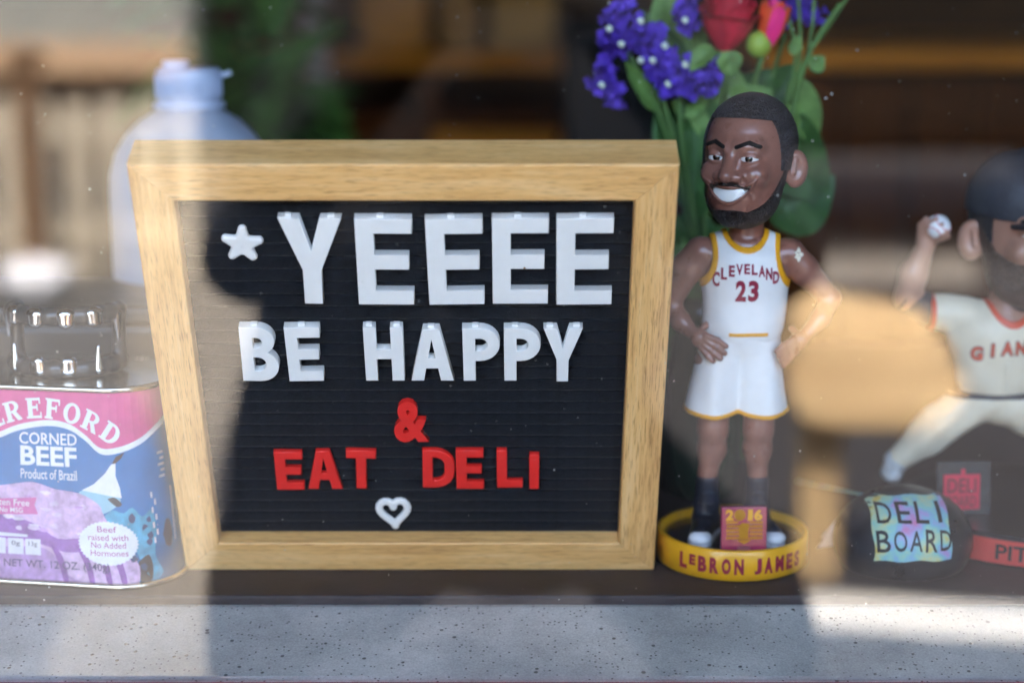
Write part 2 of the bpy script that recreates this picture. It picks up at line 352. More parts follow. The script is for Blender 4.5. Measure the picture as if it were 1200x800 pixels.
# white sack and a brown post by the fence
sk = RF(36, 302, 5.5)
def f_sack(p): return smin(s_ell(p, (0, 0, 75), (105, 80, 72)), s_cap(p, (60, 0, 90), (110, 10, 120), 40, 22), 40) - 5 * np.sin(p[..., 0] * .05) * np.sin(p[..., 2] * .06)
link('white_sack', nets('white_sack', lambda p: np.maximum(f_sack(p), -p[..., 2]), (-130, -110, -8), (160, 110, 175), 8), mat('white_sackcloth', (.42, .43, .46), .9, spec=.1), label='white cloth sack lying in front of the cream fence', cat='sack', loc=(sk.x, sk.y, GROUND + .008))
bp_post = thing('timber_post', 'brown timber post standing before the cream fence', 'post', (RF(36, 200, 5.75).x, 2 * GLASS_Y - 5.75, GROUND)); brn = mat('brown_post_wood', (.10, .06, .035), .9, spec=.1)
link('shaft', box_mesh('shaft', -.035, .035, -.035, .035, .005, .74, .006), brn, bp_post); link('post_cap', box_mesh('post_cap', -.055, .055, -.05, .05, .7405, .79, .01), brn, bp_post)
# pale house beyond the fence
hx1 = RF(221, 50, 9.).x; hy = 2 * GLASS_Y - 9.
house = thing('garden_wall', 'pale plastered wall with a brown timber band beyond the cream fence', 'wall', (hx1 - 2, hy, GROUND))
stucco = mat('pale_stucco', (.16, .168, .155), .85, var=.08, vscale=3)
HB = RF(221, 88, 9.).z - GROUND
link('wall_face', box_mesh('wall_face', -2, 2, -.14, 0, HB, 2.2, .004), stucco, house)
link('base_wall', box_mesh('base_wall', -1.98, 1.98, -.13, -.02, 0, HB - .001), mat('shade_band', (.05, .035, .025), .9), house)  # dark colour stands in for the shadow gap above the fence
link('ledge', box_mesh('ledge', -2, 2, .001, .05, HB + .002, HB + .16, .005), mat('brown_wood', (.30, .2, .12), .7, var=.2), house)
link('coping', box_mesh('coping', -2.0, 2.0, -.17, .03, 2.202, 2.26, .01), mat('roof_grey', (.2, .19, .18), .8), house)
# made-up log on a post, shaped to produce the tan reflection
tan_m = wood_mat('tan_timber', (.27, .18, .09), (.33, .235, .125), (.38, .28, .16), .8, .3, .2)
pl = RF(958, 600, 3.0); a = RF(916, 338, 3.0); b = RF(1122, 490, 3.0); rl = (a.z - b.z) / 2
sgn = thing('added_log_post', 'added tan timber log on a post, shaped for its reflection', 'log', (pl.x, 2 * GLASS_Y - 3.0, GROUND))
link('post', box_mesh('post', -.038, .034, -.03, .03, 0, b.z - GROUND + .02, .006), tan_m, sgn)
L_ = (b.x - a.x); N_ = 14; bm = bmesh.new(); rings = []
for i in range(N_ + 1):
    t = i / N_; e = (min(1, t * 9) ** .5) * (min(1, (1 - t) * 5) ** .5) * (1 - .16 * t) * (1 + .04 * math.sin(7 * t)); cz = (a.z + b.z) / 2 - GROUND - .035 * t
    def se(v, w_): return math.copysign(abs(v) ** w_, v)
    rings.append([bm.verts.new((a.x - pl.x + L_ * t, .55 * rl * max(e, .05) * se(math.cos(6.2832 * k / 40), .55) + .05 * math.sin(6.2832 * k / 40) * -1, cz + rl * max(e, .05) * se(math.sin(6.2832 * k / 40), .8) * (1 + .05 * math.sin(.9 * k + 4 * t)))) for k in range(40)])
for p, q in zip(rings, rings[1:]):
    for k in range(40): bm.faces.new((p[k], p[(k + 1) % 40], q[(k + 1) % 40], q[k]))
bm.faces.new(rings[0]); bm.faces.new(rings[-1])
link('log', bm_mesh('log', bm), tan_m, sgn, smooth=True)
# added black van that keeps the sunlit road out of the reflection
van = thing('added_van', 'added black panel van placed to darken the street reflection', 'van', (1.10, -4.6, GROUND))
blk = mat('black_van_paint', (.004, .004, .004), .8, spec=.03); rub = mat('tyre_rubber', (.01, .01, .01), .85, spec=.2); vgl = mat('van_window', (.004, .004, .005), .3, spec=.3)
sec = [(-2.15, .38), (-2.2, .9), (-2.05, 1.35), (-1.35, 2.02), (-1.1, 2.1), (2.15, 2.1), (2.22, 2.0), (2.25, .4)]
def van_body():
    bm = bmesh.new(); fr = [bm.verts.new((x, 0, z)) for x, z in sec]; bk = [bm.verts.new((x, -1.75, z)) for x, z in sec]
    bm.faces.new(fr); bm.faces.new(bk[::-1])
    for i in range(len(sec)): bm.faces.new((fr[i], fr[(i + 1) % len(sec)], bk[(i + 1) % len(sec)], bk[i]))
    bmesh.ops.recalc_face_normals(bm, faces=bm.faces[:]); bmesh.ops.bevel(bm, geom=bm.edges[:], offset=.06, segments=3, affect='EDGES'); return bm_mesh('body', bm)
link('body', van_body(), blk, van)
for x in (-1.35, 1.45):
    for y in (-.12, -1.63):
        wl = link('wheel', lathe('wheel', [(.2, -.1), (.31, -.11), (.34, -.07), (.34, .07), (.31, .11), (.2, .1)], 32), rub, van, loc=(x, y, .345), rot=(R(90), 0, 0))
link('side_window', box_mesh('side_window', -1.35, -.45, .001, .012, 1.3, 1.85, .004), vgl, van)
link('side_door', box_mesh('side_door', -.3, .85, .001, .015, .5, 1.95, .006), blk, van)
# crouching photographer in black, whose dark outline keeps the middle of the pane clear
per = thing('person', 'person in black clothes crouching on the pavement with a camera', 'person', (0, -.35, GROUND))
def f_body(p):
    d = chain(p, [((0, -60, 480), 150), ((0, -40, 700), 150), ((0, 0, 900), 165), ((0, 10, 1010), 140)], 60)
    d = smin(d, s_ell(p, (0, 0, 990), (215, 105, 80)), 50); d = smin(d, s_cap(p, (0, 10, 1060), (0, 40, 1140), 52, 50), 30)
    d = smin(d, chain(p, [((-120, -20, 820), 150), ((-190, 60, 560), 110), ((-235, 150, 420), 90)], 40), 40)
    for s in (-1, 1):
        d = smin(d, chain(p, [((s * 195, 0, 1000), 62), ((s * 275, 110, 770), 50), ((s * 215, 230, 860), 42), ((s * 95, 285, 1010), 34)], 20), 30)
        d = smin(d, chain(p, [((s * 90, -60, 480), 105), ((s * 215, 200, 410), 88), ((s * 235, 230, 370), 80)], 30), 40)
        d = smin(d, chain(p, [((s * 230, 225, 380), 76), ((s * 225, 90, 210), 66), ((s * 215, 30, 75), 48)], 20), 20)
    return d
def f_shoe_p(s): return lambda p: smax(smin(s_cap(p, (s * 215, 20, 40), (s * 235, 190, 32), 46, 40), s_cap(p, (s * 215, 20, 40), (s * 215, 20, 90), 48, 50), 20), -p[..., 2] + 1, 4)
bclo = mat('black_clothes', (.006, .006, .007), .9, spec=.1)
pb = link('body', nets('body', f_body, (-360, -260, -10), (360, 360, 1220), 14), bclo, per)
for s in (-1, 1): link('shoe', nets('shoe', f_shoe_p(s), (s * 225 - 80, -60, -6), (s * 225 + 80, 260, 160), 8), mat('black_shoe', (.012, .012, .012), .5), per)
skin_p = mat('tan_skin', (.45, .27, .18), .5)
def f_hd(p):
    d = smin(s_ell(p, (0, 60, 1235), (76, 92, 95)), s_ell(p, (0, 85, 1180), (58, 70, 70)), 30); d = smin(d, s_cap(p, (0, 150, 1230), (0, 170, 1195), 10, 15), 12)
    d = smin(d, s_cap(p, (-30, 140, 1250), (30, 140, 1250), 14), 14); d = smin(d, s_cap(p, (-22, 142, 1160), (22, 142, 1160), 9), 10)
    for s in (-1, 1): d = smin(d, s_ell(p, (s * 78, 55, 1215), (12, 22, 34)), 6); d = smax(d, -s_sph(p, (s * 30, 158, 1232), 14), 8)
    return d
hd = link('head', nets('head', f_hd, (-110, -60, 1090), (110, 200, 1350), 6), skin_p, per)
link('hair', nets('hair', lambda p: np.maximum(np.maximum(f_hd(p) - 9, -f_hd(p) - 8), np.minimum(1285 - p[..., 2], np.maximum(p[..., 1] - 50, 1180 - p[..., 2]))), (-125, -75, 1120), (125, 200, 1360), 7), mat('brown_hair', (.03, .02, .012), .8), hd)
for s in (-1, 1):
    def f_hand(p, s=s):
        d = s_ell(p, (s * 84, 292, 1022), (20, 30, 34))
        for k in range(4): d = smin(d, chain(p, [((s * 80, 305, 1005 + 14 * k), 9), ((s * 72, 334 - k, 1004 + 15 * k), 8.5), ((s * 58, 338 - k, 1003 + 15 * k), 7.5)], 4), 5)
        return smin(d, chain(p, [((s * 82, 280, 1035), 10), ((s * 66, 268, 1052), 9), ((s * 52, 266, 1058), 8)], 4), 6)
    link('hand', nets('hand', f_hand, (s * 80 - 60, 240, 970), (s * 80 + 60, 360, 1080), 3.5), mat('added_black_glove', (.008, .008, .009), .8, spec=.2), pb)  # black gloves added to keep pale hands out of the reflection
cb = link('held_camera', None, label='black camera held by the crouching person in black', cat='camera', loc=(0, -.07, CAM_H - .04)); bkp = mat('camera_black', (.01, .01, .01), .6)
link('camera_body', box_mesh('camera_body', -.068, .068, -.03, .03, -.005, .085, .008), bkp, cb)
link('lens_barrel', lathe('lens_barrel', [(.03, 0), (.036, .004), (.036, .014), (.034, .03), (.034, .032)], 32), bkp, cb, loc=(0, .0302, .04), rot=(R(-90), 0, 0))
link('viewfinder_hump', box_mesh('viewfinder_hump', -.025, .025, -.028, .02, .086, .11, .006), bkp, cb)
# ================================================================== LETTER BOARD
LEAN = R(23.9); BW = .254; RAIL = .0198; BT = .0235
board = thing('letter_board', 'square black felt letter board in an oak frame leaning against the window', 'letter board', (-.05, .9155, 0), (LEAN, 0, 0))
BM = Matrix.Translation((-.05, .9155, 0)) @ Matrix.Rotation(LEAN, 4, 'X')
def rail_mesh():
    L, m, t = BW, RAIL, BT; g = .00012
    pts = [(-L / 2 + g, 0), (L / 2 - g, 0), (L / 2 - m - g, m), (-L / 2 + m + g, m)]
    bm = bmesh.new(); a = [bm.verts.new((x, 0, z)) for x, z in pts]; b = [bm.verts.new((x, t, z)) for x, z in pts]
    bm.faces.new(a); bm.faces.new(b[::-1])
    for i in range(4): bm.faces.new((a[i], b[i], b[(i + 1) % 4], a[(i + 1) % 4]))
    bmesh.ops.recalc_face_normals(bm, faces=bm.faces[:])
    es = [e for e in bm.edges if abs(e.verts[0].co.z - e.verts[1].co.z) < 1e-6 and abs(e.verts[0].co.y - e.verts[1].co.y) < 1e-6]
    bmesh.ops.bevel(bm, geom=es, offset=.0011, segments=3, affect='EDGES', profile=.5)
    return bm_mesh('frame_rail', bm)
rm = rail_mesh(); rm.materials.append(oak)
for loc, ry in (((0, 0, 0), 0), ((0, 0, BW), R(180)), ((-BW / 2, 0, BW / 2), R(90)), ((BW / 2, 0, BW / 2), R(-90))):
    link('frame_rail', rm, parent=board, loc=loc, rot=(0, ry, 0))
FELT_Y = .0075
felt_m = mat('black_felt', (.0075, .0085, .012), .95, var=.5, vscale=260, bump=.5, bscale=900, sheen=.12, spec=.15)
link('backing_board', box_mesh('backing_board', -BW / 2 + .006, BW / 2 - .006, FELT_Y + .0035, FELT_Y + .0065, .006, BW - .006), felt_m, board)
NS = 29; pitch = (BW - 2 * RAIL + .0006) / NS
bm = bmesh.new(); prof = []
for k in range(9):
    a = math.pi * k / 8; prof.append((-math.sin(a) ** .3 * .0010, -math.cos(a) * (pitch / 2 - .00003)))
rows = []
for x in np.linspace(-(BW / 2 - RAIL + .0003), BW / 2 - RAIL + .0003, 2): rows.append([bm.verts.new((x, y, z)) for y, z in prof])
for i in range(8): bm.faces.new((rows[0][i], rows[1][i], rows[1][i + 1], rows[0][i + 1]))
bm.faces.new((rows[0][0], rows[0][8], rows[1][8], rows[1][0]))
sm_ = bm_mesh('felt_strip', bm); sm_.materials.append(felt_m); sm_.polygons.foreach_set('use_smooth', [True] * len(sm_.polygons))
for i in range(NS): link('felt_strip', sm_, parent=board, loc=(0, FELT_Y + .0028, RAIL - .0003 + pitch * (i + .5)))
FELT_TOP = FELT_Y + .0028 - .0010

def on_board(px, py, yl):
    """pixel -> board coordinates (x, z) on the plane y = yl of the board"""
    o = BM.inverted() @ Vector((0, 0, CAM_H)); d = BM.inverted().to_3x3() @ (P(px, py, 1.) - Vector((0, 0, CAM_H)))
    q = o + d * ((yl - o.y) / d.y); return q.x, q.z
def arc(cx, cy, rx, ry, a0, a1, n=14):
    return [(cx + rx * math.cos(R(a0 + (a1 - a0) * i / n)), cy + ry * math.sin(R(a0 + (a1 - a0) * i / n))) for i in range(n + 1)]
def glyph(ch, sx, sy, W, H):
    """outline of a plain block letter W x H with vertical stroke sx and horizontal stroke sy"""
    if ch == 'E': a = .93 * W; m = (H - sy) / 2; return [[(0, 0), (W, 0), (W, sy), (sx, sy), (sx, m), (a, m), (a, m + sy), (sx, m + sy), (sx, H - sy), (W, H - sy), (W, H), (0, H)]]
    if ch == 'Y': n = H * .40; t = sx * 1.12; c = W / 2; return [[(c - sx / 2, 0), (c + sx / 2, 0), (c + sx / 2, n), (W, H), (W - t, H), (c, n + .22 * H), (t, H), (0, H), (c - sx / 2, n)]]
    if ch == 'H': m = (H - sy) / 2; return [[(0, 0), (sx, 0), (sx, m), (W - sx, m), (W - sx, 0), (W, 0), (W, H), (W - sx, H), (W - sx, m + sy), (sx, m + sy), (sx, H), (0, H)]]
    if ch == 'L': return [[(0, 0), (W, 0), (W, sy), (sx, sy), (sx, H), (0, H)]]
    if ch == 'T': c = W / 2; return [[(c - sx / 2, 0), (c + sx / 2, 0), (c + sx / 2, H - sy), (W, H - sy), (W, H), (0, H), (0, H - sy), (c - sx / 2, H - sy)]]
    if ch == 'I': return [[(0, 0), (W, 0), (W, H), (0, H)]]
    if ch == 'A':
        t = sx * 1.05; ap = .62 * t; c = W / 2; f = lambda z: (c - ap) * z / H     # outer left edge
        g = lambda z: t + (c - t) * z / (.80 * H); z0, z1 = .24 * H, .24 * H + sy
        return [[(0, 0), (t, 0), (g(z0), z0), (W - g(z0), z0), (W - t, 0), (W, 0), (c + ap, H), (c - ap, H)], [(g(z1), z1), (c, .80 * H), (W - g(z1), z1)][::-1]]
    if ch == 'P':
        m = .38 * H; r = (H - m) / 2; o = [(0, 0), (sx, 0), (sx, m)] + arc(W - r, m + r, r, r, -90, 90) + [(0, H)]
        q = r - sy; return [o, ([(sx, m + sy)] + arc(W - r, m + r, q * 1.05, q, -90, 90) + [(sx, H - sy)])[::-1]]
    if ch == 'D':
        r = W * .62; o = [(0, 0)] + arc(W - r, r, r, r, -90, 0) + arc(W - r, H - r, r, r, 0, 90) + [(0, H)]
        q = max(r - sx, .1 * W); return [o, ([(sx, sy)] + arc(W - sx - q, sy + q, q, q, -90, 0) + arc(W - sx - q, H - sy - q, q, q, 0, 90) + [(sx, H - sy)])[::-1]]
    if ch == 'B':
        m = .53 * H; r1 = m / 2 + sy * .1; r2 = (H - m) / 2 + sy * .08; W2 = W * .93
        lo = arc(W - r1, r1, r1, r1, -90, 72); up = arc(W2 - r2, H - r2, r2, r2, -68, 90); o = [(0, 0)] + lo + up + [(0, H)]
        q1 = (m - sy * 1.45) / 2; c1 = sy + q1; q2 = (H - m - sy * 1.45) / 2; c2 = H - sy - q2
        return [o, ([(sx, sy)] + arc(W - sx - q1, c1, q1, q1, -90, 90) + [(sx, sy + 2 * q1)])[::-1], ([(sx, c2 - q2)] + arc(W2 - sx - q2, c2, q2, q2, -90, 90) + [(sx, H - sy)])[::-1]]
white_pl = mat('white_plastic', (.84, .83, .80), .4, var=.04, vscale=90, bump=.05, bscale=60)
red_pl = mat('red_plastic', (.80, .026, .02), .36, var=.08, vscale=90)
def letter(ch, xtl, xtr, xbl, xbr, yt, yb, depth, sx, sy, bev, m, label, pegs=(), yt2=None):
    yl = FELT_TOP - depth
    tl = Vector(on_board(xtl, yt, yl)); tr = Vector(on_board(xtr, yt2 or yt, yl)); bl = Vector(on_board(xbl, yb, yl)); br = Vector(on_board(xbr, yb, yl))
    if ch in 'AY&I': cb = (bl + br) / 2; ct = (tl + tr) / 2; ang = 0 if ch != 'Y' else -math.atan2((ct - cb).x, (ct - cb).y) * .6; Wd = max((br - bl).length, (tr - tl).length); H = abs(ct.y - cb.y)
    else: e = (tl - bl); ang = -math.atan2(e.x, e.y); ang = ang * .75 + .25 * math.atan2((br - bl).y, (br - bl).x); Wd = ((br - bl).length + (tr - tl).length) / 2; H = e.length
    c = (tl + tr + bl + br) / 4
    if ch == '&':
        me = text_mesh('amp', '&', 1., depth, 1., .035); lo, hi = bounds2(me)
        for v in me.vertices: v.co.x = (v.co.x - (lo[0] + hi[0]) / 2) / (hi[0] - lo[0]) * Wd; v.co.y = (v.co.y - (lo[1] + hi[1]) / 2) / (hi[1] - lo[1]) * H; v.co.z += depth / 2
    else:
        cont = [[(x - Wd / 2, y - H / 2) for x, y in k] for k in glyph(ch, sx, sy, Wd, H)]; me = shape_mesh('letter', cont, depth, bev, 3)
        for v in me.vertices:                       # moulded draft: the back is a little larger than the face
            k = 1 - v.co.z / depth; v.co.x *= 1 + .012 * k; v.co.y *= 1 + .012 * k
    mw = BM @ Matrix.Translation((c.x, FELT_TOP, c.y)) @ Matrix.Rotation(R(90), 4, 'X') @ Matrix.Rotation(ang, 4, 'Z')
    o = link('board_letter', me, m, label=label, cat='letter', group='plastic letters on the felt board', mw=mw)
    for fx, top in pegs:
        y0, y1 = (H / 2 - .0002, H / 2 + .0014) if top else (-H / 2 - .001, -H / 2 + .0002)
        x = (fx - .5) * Wd; link('peg', box_mesh('peg', x - .0017, x + .0017, y0, y1, depth * .25, depth * .7, .0003), m, o)
    return o
BD, SD, RD = .0052, .0052, .0034
letter('Y', 325.6, 400, 357, 378, 256.5, 356, BD, .0090, .007, .00035, white_pl, 'large white plastic Y right of the star in the top row', ((.16, 1), (.84, 1)))
for i, (a, b, c, d, t, t2, bt, lb) in enumerate(((415, 482, 420.5, 485.5, 257, 257, 357, 'large white plastic E next to the large Y'), (497.5, 564.5, 503.5, 568, 258, 255.5, 357.5, 'large white plastic E tilted in the middle of the top row'), (576.5, 643, 577.5, 642, 256.5, 256.5, 356, 'large white plastic E with a brown fleck on its middle arm'), (652.5, 719, 652, 717, 256.5, 256.5, 357, 'large white plastic E ending the top row by the frame'))):
    o = letter('E', a, b, c, d, t, bt, BD, .0088, .0082, .00035, white_pl, lb, ((.45, 1), (.42, 0)), t2)
    if i == 2: link('fleck', lathe('fleck', [(.0001, 0), (.0006, .0001), (.0003, .0004)], 8), mat('brown_fleck', (.3, .14, .04), .7), o, loc=(.002, -.0034, BD))
letter('B', 279.5, 322, 285, 329.5, 384, 446.5, SD, .0062, .0063, .0003, white_pl, 'small white plastic B starting the second row', ((.4, 1), (.35, 0)))
letter('E', 332, 373.5, 339.5, 380, 384, 446.5, SD, .0062, .0063, .0003, white_pl, 'small white plastic E next to the small B', ((.5, 1),))
letter('H', 425, 471.5, 429, 474.5, 384, 446, SD, .0062, .0060, .0003, white_pl, 'small white plastic H starting the word HAPPY', ((.15, 1), (.85, 1)))
letter('A', 481, 531, 481, 531, 386, 446, SD, .0062, .0062, .0003, white_pl, 'small white plastic A in the word HAPPY', ((.5, 1),))
letter('P', 541.5, 585.5, 543.5, 586, 385, 446, SD, .0062, .0063, .0003, white_pl, 'small white plastic P after the A in HAPPY', ((.35, 1),))
letter('P', 590.5, 633.5, 591, 633.5, 385, 446, SD, .0062, .0063, .0003, white_pl, 'small white plastic P before the small Y in HAPPY', ((.3, 1),))
letter('Y', 637, 683, 653, 665, 385, 447, SD, .0059, .0055, .0003, white_pl, 'small white plastic Y ending the word HAPPY', ((.16, 1), (.84, 1)))
letter('&', 461.5, 502, 461.5, 502, 470.5, 518, RD, .005, .005, .0005, red_pl, 'red plastic ampersand above the words EAT DELI')
letter('E', 320.5, 353.5, 324.5, 357, 530, 574, RD, .0056, .0050, .0007, red_pl, 'tilted red plastic E starting the word EAT')
letter('A', 359.5, 400, 359.5, 400, 529, 573, RD, .0054, .0046, .0007, red_pl, 'red plastic A in the word EAT')
letter('T', 405.5, 441, 406, 440.5, 528.5, 572.5, RD, .0056, .0052, .0007, red_pl, 'red plastic T ending the word EAT')
letter('D', 495, 532.5, 495.5, 532.5, 528, 571.5, RD, .0053, .0050, .0007, red_pl, 'red plastic D starting the word DELI')
letter('E', 534, 566.5, 535, 567, 528, 573, RD, .0056, .0050, .0007, red_pl, 'red plastic E in the word DELI')
letter('L', 582, 612.5, 582.5, 612.5, 528, 571.5, RD, .0053, .0050, .0007, red_pl, 'red plastic L in the word DELI')
letter('I', 620.5, 632, 620.5, 631.5, 533, 573, RD, .005, .005, .0007, red_pl, 'red plastic I ending the word DELI')
# puffy star and heart
def place_on_board(name, me, m, px, py, label, cat, ang=0., dep=0.):
    x, z = on_board(px, py, FELT_TOP - dep)
    return link(name, me, m, label=label, cat=cat, smooth=True, mw=BM @ Matrix.Translation((x, FELT_TOP, z)) @ Matrix.Rotation(R(90), 4, 'X') @ Matrix.Rotation(ang, 4, 'Z'))
def f_star(p):
    d = None
    for k in range(5):
        a = R(90 + 72 * k); e = s_cap(p, (0, 0, 1.3), (8.3 * math.cos(a), 8.3 * math.sin(a), 1.2), 4.3, 2.2); d = e if d is None else smin(d, e, 1.2)
    return np.maximum(smax(d, p[..., 2] - 3.2, .8), -p[..., 2])
place_on_board('star_charm', nets('star_charm', f_star, (-12, -12, -.6), (12, 12, 5), .4), white_pl, 284, 286.5, 'small white plastic star in front of the large Y', 'star', R(-4), .002)
def f_heart(p):
    pts = []
    for k in range(33):
        t = 2 * math.pi * k / 32; x = 16 * math.sin(t) ** 3; y = 13 * math.cos(t) - 5 * math.cos(2 * t) - 2 * math.cos(3 * t) - math.cos(4 * t); pts.append((x * .475, y * .60 + .6, 1.6))
    d = None
    for a, b in zip(pts, pts[1:]):
        e = s_cap(p, a, b, 1.95); d = e if d is None else smin(d, e, .3)
    return np.maximum(smax(d, p[..., 2] - 3.0, .8), -p[..., 2])
place_on_board('heart_charm', nets('heart_charm', f_heart, (-12, -14, -.6), (12, 12, 5), .4), white_pl, 461.5, 600, 'small white open heart outline under the word EAT', 'heart', R(3), .002)
# ================================================================== CORNED BEEF CAN (tapered, rounded rectangle)
CAN_H = .108; can_yaw = R(-9)
can = thing('corned_beef_can', 'blue and pink tapered corned beef can at the end of the shelf', 'can', (-.2465 + .010, .9335, 0), (0, 0, can_yaw))
def can_sec(z):                                    # half width, half depth, corner radius at height z
    t = z / CAN_H; return .0615 - .0075 * t, .043 - .006 * t, .029 - .004 * t
def can_pt(s, z, off=0.):
    """s: arc length from the middle of the front (metres at z), + to the right; returns a point off metres proud of the wall"""
    a, b, r = can_sec(z); fl = a - r; q = r * math.pi / 2; sg = 1 if s >= 0 else -1; s = abs(s); R_ = r + off
    if s <= fl: x, y = s, -b - off
    elif s <= fl + q: t = (s - fl) / r; x, y = fl + R_ * math.sin(t), -(b - r) - R_ * math.cos(t)
    else:
        e = s - fl - q; sd_ = 2 * (b - r)
        if e <= sd_: x, y = a + off, -(b - r) + e
        elif e <= sd_ + q: t = (e - sd_) / r; x, y = fl + R_ * math.cos(t), (b - r) + R_ * math.sin(t)
        else: x, y = max(fl - (e - sd_ - q), 0), b + off
    return (sg * x, y, z)
def can_ring(z, off, n=120):
    a, b, r = can_sec(z); per = 2 * ((a - r) * 2 + (b - r) * 2 + math.pi * r); return [can_pt(per * (i / n - .5), z, off) for i in range(n)]
def can_loft(name, zs, caps=True):
    n = 120; bm = bmesh.new(); rings = [[bm.verts.new(p) for p in can_ring(z, o, n)] for z, o in zs]
    for a, b in zip(rings, rings[1:]):
        for i in range(n): bm.faces.new((a[i], a[(i + 1) % n], b[(i + 1) % n], b[i]))
    if caps: bm.faces.new(rings[0][::-1]); bm.faces.new(rings[-1])
    return bm_mesh(name, bm)
tin = mat('tin_plate', (.72, .68, .58), .22, 1., var=.12, vscale=60)
blue_m = mat('label_blue', (.008, .17, .44), .4, var=.12, vscale=40)
link('can_wall', can_loft('can_wall', [(.0032, 0), (.03, 0), (.06, 0), (.09, 0), (CAN_H - .0032, 0)]), blue_m, can, smooth=True)
def bead(z0, s): return [(z0, .0), (z0, .0014), (z0 + s * .0009, .0021), (z0 + s * .0022, .0021), (z0 + s * .0031, .0014), (z0 + s * .0032, .0002)]
link('bottom_rim', can_loft('bottom_rim', bead(.0001, 1)), tin, can, smooth=True)
link('top_rim', can_loft('top_rim', [(z, o) for z, o in bead(CAN_H, -1)][::-1]), tin, can, smooth=True)
# printed label: flat patches wrapped on the wall, coordinates given in photo pixels of the label
def lab(px, py): return ((px - 54) * .000462, (687 - py) * .000452)
def wrap(me, layer, flat=True):
    off = .00006 * layer
    for v in me.vertices:
        s, z = v.co.x, min(max(v.co.y, .0034), CAN_H - .0034); k = can_sec(z)[0] / can_sec(.05)[0]; v.co = can_pt(s * k, z, off + (v.co.z * .3 if not flat else 0))
    me.update(); return me
def patch(name, poly, color, layer, px=True, holes=()):
    pts = [lab(*p) if px else p for p in poly]; bm = bmesh.new(); f = bm.faces.new([bm.verts.new((x, y, 0)) for x, y in pts])
    bmesh.ops.triangulate(bm, faces=bm.faces[:])
    xs = [p[0] for p in pts]
    for s in np.arange(math.floor(min(xs) / .004) * .004, max(xs), .004):
        bmesh.ops.bisect_plane(bm, geom=bm.verts[:] + bm.edges[:] + bm.faces[:], plane_co=(s, 0, 0), plane_no=(1, 0, 0), dist=1e-6)
    me = wrap(bm_mesh(name, bm, False), layer)
    for p in me.polygons: pass
    bm = bmesh.new(); bm.from_mesh(me); bmesh.ops.recalc_face_normals(bm, faces=bm.faces[:]); bm.to_mesh(me); bm.free()
    c = tuple(color); return link(name, me, mat('label_%02d_%02d_%02d' % tuple(int(x * 99) for x in c), c, .42, var=.38 if name.startswith('meat') or name.startswith('hide') else .08, vscale=160), can)
def ltext(name, s, x0, x1, y0, y1, color, layer, bold=.012, spacing=1.):
    a = lab(x0, y1); b = lab(x1, y0); me = fit_text(name, s, b[0] - a[0], b[1] - a[1], .0001, bold, spacing)
    for v in me.vertices: v.co.x += (a[0] + b[0]) / 2; v.co.y += (a[1] + b[1]) / 2
    return link(name, wrap(me, layer, False), mat('ink_%02d_%02d_%02d' % tuple(int(x * 99) for x in color), color, .45), can)
WHT, PNK, LIL, PUR, CYN = (.80, .80, .80), (.70, .10, .28), (.60, .40, .62), (.30, .12, .42), (.05, .34, .52)
arch = [(-110, 505), (-80, 518), (-30, 516), (-5, 505), (20, 495), (54, 489), (80, 492), (100, 504), (118, 519), (140, 518), (165, 510), (188, 498), (215, 488), (240, 486)]
def dense(pts, n=6): return [tuple(p)[:2] for p in smooth_path([(x, y, 0) for x, y in pts], n)]
ar = dense(arch)
patch('label_band', [(-110, 440)] + [(240, 440)][::-1] + ar[::-1] if False else [(240, 440), (-110, 440)] + ar, PNK, 2)
patch('label_line', ar + [(x, y + 7) for x, y in ar[::-1]], WHT, 3)
ar0 = [(x, y) for x, y in ar if -10 <= x <= 100]
